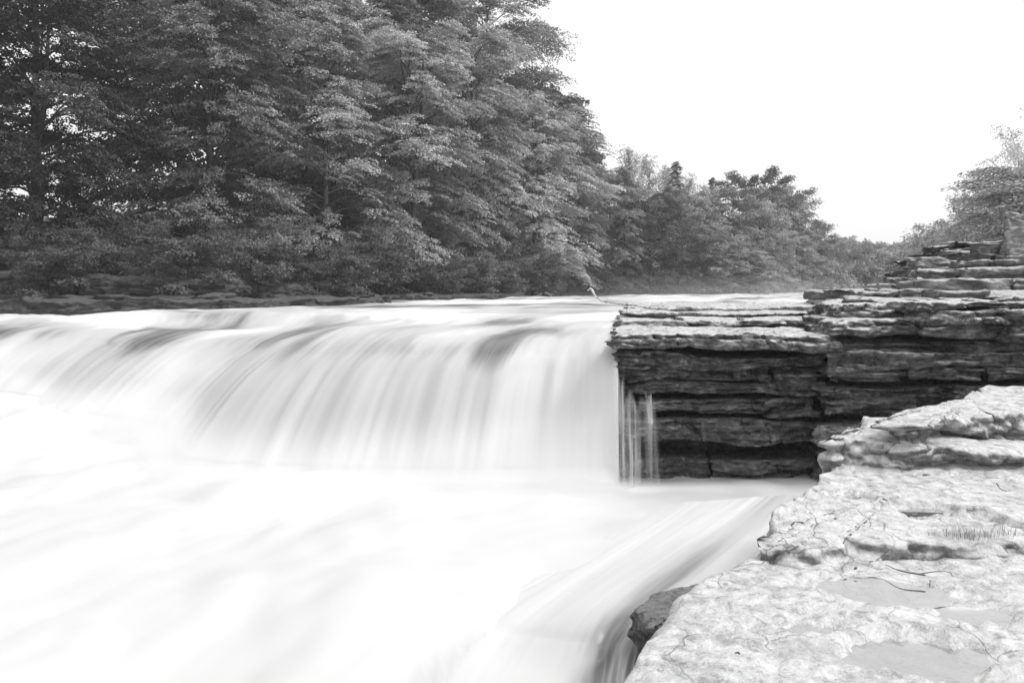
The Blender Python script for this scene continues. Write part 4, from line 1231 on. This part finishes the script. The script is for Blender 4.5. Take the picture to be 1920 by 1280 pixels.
def leaf_mesh(seed):
    rg = np.random.default_rng(seed)
    V = [(0, 0, 0), (.012, .018, .006), (0, .022, 0), (-.012, .018, .007), (.010, .034, .010), (0, .046, .004), (-.010, .034, .011)]
    F = [(0, 1, 2), (0, 2, 3), (1, 4, 2), (2, 4, 5), (2, 5, 6), (2, 6, 3)]
    return mesh_np('fallen_leaf', V, F, M['dead'], False, None, [('tone', 'FACE', np.full(6, .6))])
lm = leaf_mesh(1)
for i, (px, py, z, s) in enumerate([(1638, 1052, 1.36, .9), (1858, 1026, 1.37, 1.6), (1434, 1082, 1.36, .6), (1665, 938, 1.52, 1.2), (1585, 1158, 1.36, .7), (1745, 890, 1.54, 1.6),
                                    (1690, 882, 1.54, 1.5), (1515, 1050, 1.36, .7), (1385, 1230, 1.36, .9), (1322, 1245, 1.36, .9), (1388, 1268, 1.36, 1.0), (1600, 1068, 1.36, .8)]):
    o = obj('fallen_leaf', lm, None, PG(px, py, z + .012)); o.scale = (s, s, s); o.rotation_euler = (random.uniform(-.3, .5), random.uniform(-.4, .4), random.uniform(0, 6.28))
    tag(o, 'tiny dead leaf lying on the pale foreground ledge', 'leaf', 'dead leaves scattered on the ledge')
def twig(pts, r, lb):
    pts = np.array(pts); root = pts[0]
    Q = catmull(pts, 5 * len(pts))
    V, F = tube(Q - root, np.linspace(r, r * .4, len(Q)), 5)
    o = obj('twig', mesh_np('twig', V, F, M['twig']), None, root); tag(o, lb, 'twig')
twig([PG(1735, 1078, 1.39), PG(1690, 1070, 1.395), PG(1660, 1058, 1.39)], .006, 'dead twig lying left of the dark hole on the ledge')
twig([PG(1720, 1076, 1.375), PG(1755, 1071, 1.385), PG(1780, 1072, 1.38), PG(1786, 1080, 1.37)], .004, 'curved thin twig right of the dark hole on the ledge')
twig([PG(1868, 905, 1.60), PG(1876, 916, 1.56), PG(1888, 921, 1.54)], .005, 'small upright twig near the right edge of the middle ledge')
twig([P(1822, 789, 8.0), P(1836, 772, 7.95)], .008, 'short dark twig leaning on the riser of the top slab')
twig([P(1898, 800, 7.9), P(1904, 788, 7.9), P(1896, 778, 7.9)], .009, 'pale crooked root on the riser at the right edge')

# ------------------------------------------------------------------ air: spray over the fall foot, and haze
def vol_mat(name, d, c=1.0):
    m = bpy.data.materials.new(name); m.use_nodes = True
    t = m.node_tree; t.nodes.clear()
    o = t.nodes.new('ShaderNodeOutputMaterial'); v = t.nodes.new('ShaderNodeVolumePrincipled')
    v.inputs['Color'].default_value = (c, c, c, 1); v.inputs['Density'].default_value = d
    t.links.new(v.outputs[0], o.inputs['Volume'])
    return m
import bmesh
bm = bmesh.new(); bmesh.ops.create_cube(bm, size=1)
me = bpy.data.meshes.new('haze'); bm.to_mesh(me); bm.free()
me.materials.append(vol_mat('river_haze', 0.00065))
hz = obj('haze', me, None, (60, 190, 19)); hz.scale = (560, 440, 46)
tag(hz, kind='stuff')

bm = bmesh.new(); bmesh.ops.create_icosphere(bm, subdivisions=3, radius=1)
me = bpy.data.meshes.new('spray'); bm.to_mesh(me); bm.free()
for p in me.polygons: p.use_smooth = True
me.materials.append(vol_mat('fine_spray', 0.005))
for x, y, z, rx, ry, rz_ in [(16, 72, 2.4, 18, 8, 1.2), (18, 74, 2.4, 20, 10, 2.2), (30, 96, 2.4, 22, 9, 1.5), (30, 96, 2.4, 24, 10, 2.8)]:
    o = obj('spray', me, None, (x, y, z)); o.scale = (rx, ry, rz_)
    tag(o, kind='stuff')

# drifting spray where the curtain lands: denser low down, thinning to nothing at its edges
def spray_mat():
    m = bpy.data.materials.new('landing_spray'); m.use_nodes = True
    b = NB.__new__(NB); b.m = m; b.t = m.node_tree; b.t.nodes.clear(); b.out = b.t.nodes.new('ShaderNodeOutputMaterial')
    g = b.n('ShaderNodeTexCoord').outputs['Generated']
    sp = b.n('ShaderNodeSeparateXYZ'); b.l(g, sp.inputs[0])
    def hump(x):
        return b.math('MULTIPLY', b.math('MULTIPLY', x, b.math('SUBTRACT', 1.0, x)), 4.0)
    yy = hump(sp.outputs[1]); xx = b.math('MINIMUM', b.math('MULTIPLY', hump(sp.outputs[0]), 2.5), 1.0)
    zz = b.math('SUBTRACT', 1.0, sp.outputs[2], clamp=True); zz = b.math('MULTIPLY', zz, zz)
    n = b.noise(b.coords('Object', (1.2, 1.2, .8)), 1.0, 2)
    d = b.math('MULTIPLY', b.math('MULTIPLY', yy, xx), b.math('MULTIPLY', zz, b.ramp(n, [(0.25, 0.4), (0.7, 1.0)])))
    v = b.n('ShaderNodeVolumePrincipled'); v.inputs['Color'].default_value = (1, 1, 1, 1)
    b.l(b.math('MULTIPLY', d, 2.2), v.inputs['Density'])
    b.l(v.outputs[0], b.out.inputs['Volume'])
    return m
sm = spray_mat()
for x, y, z, sx, sy, sz, rz in [(-1.9, 11.95, .55, 7.6, 1.5, 1.3, 0.02), (-6.2, 14.0, .6, 4.2, 1.6, 1.3, -1.0), (-9.4, 16.6, .75, 5.5, 1.7, 1.2, -.5)]:
    bm = bmesh.new(); bmesh.ops.create_cube(bm, size=1)
    bmesh.ops.scale(bm, verts=bm.verts, vec=(sx, sy, sz))
    mm_ = bpy.data.meshes.new('spray'); bm.to_mesh(mm_); bm.free(); mm_.materials.append(sm)
    o = obj('spray', mm_, None, (x, y, z)); o.rotation_euler = (0, 0, rz)
    tag(o, kind='stuff')
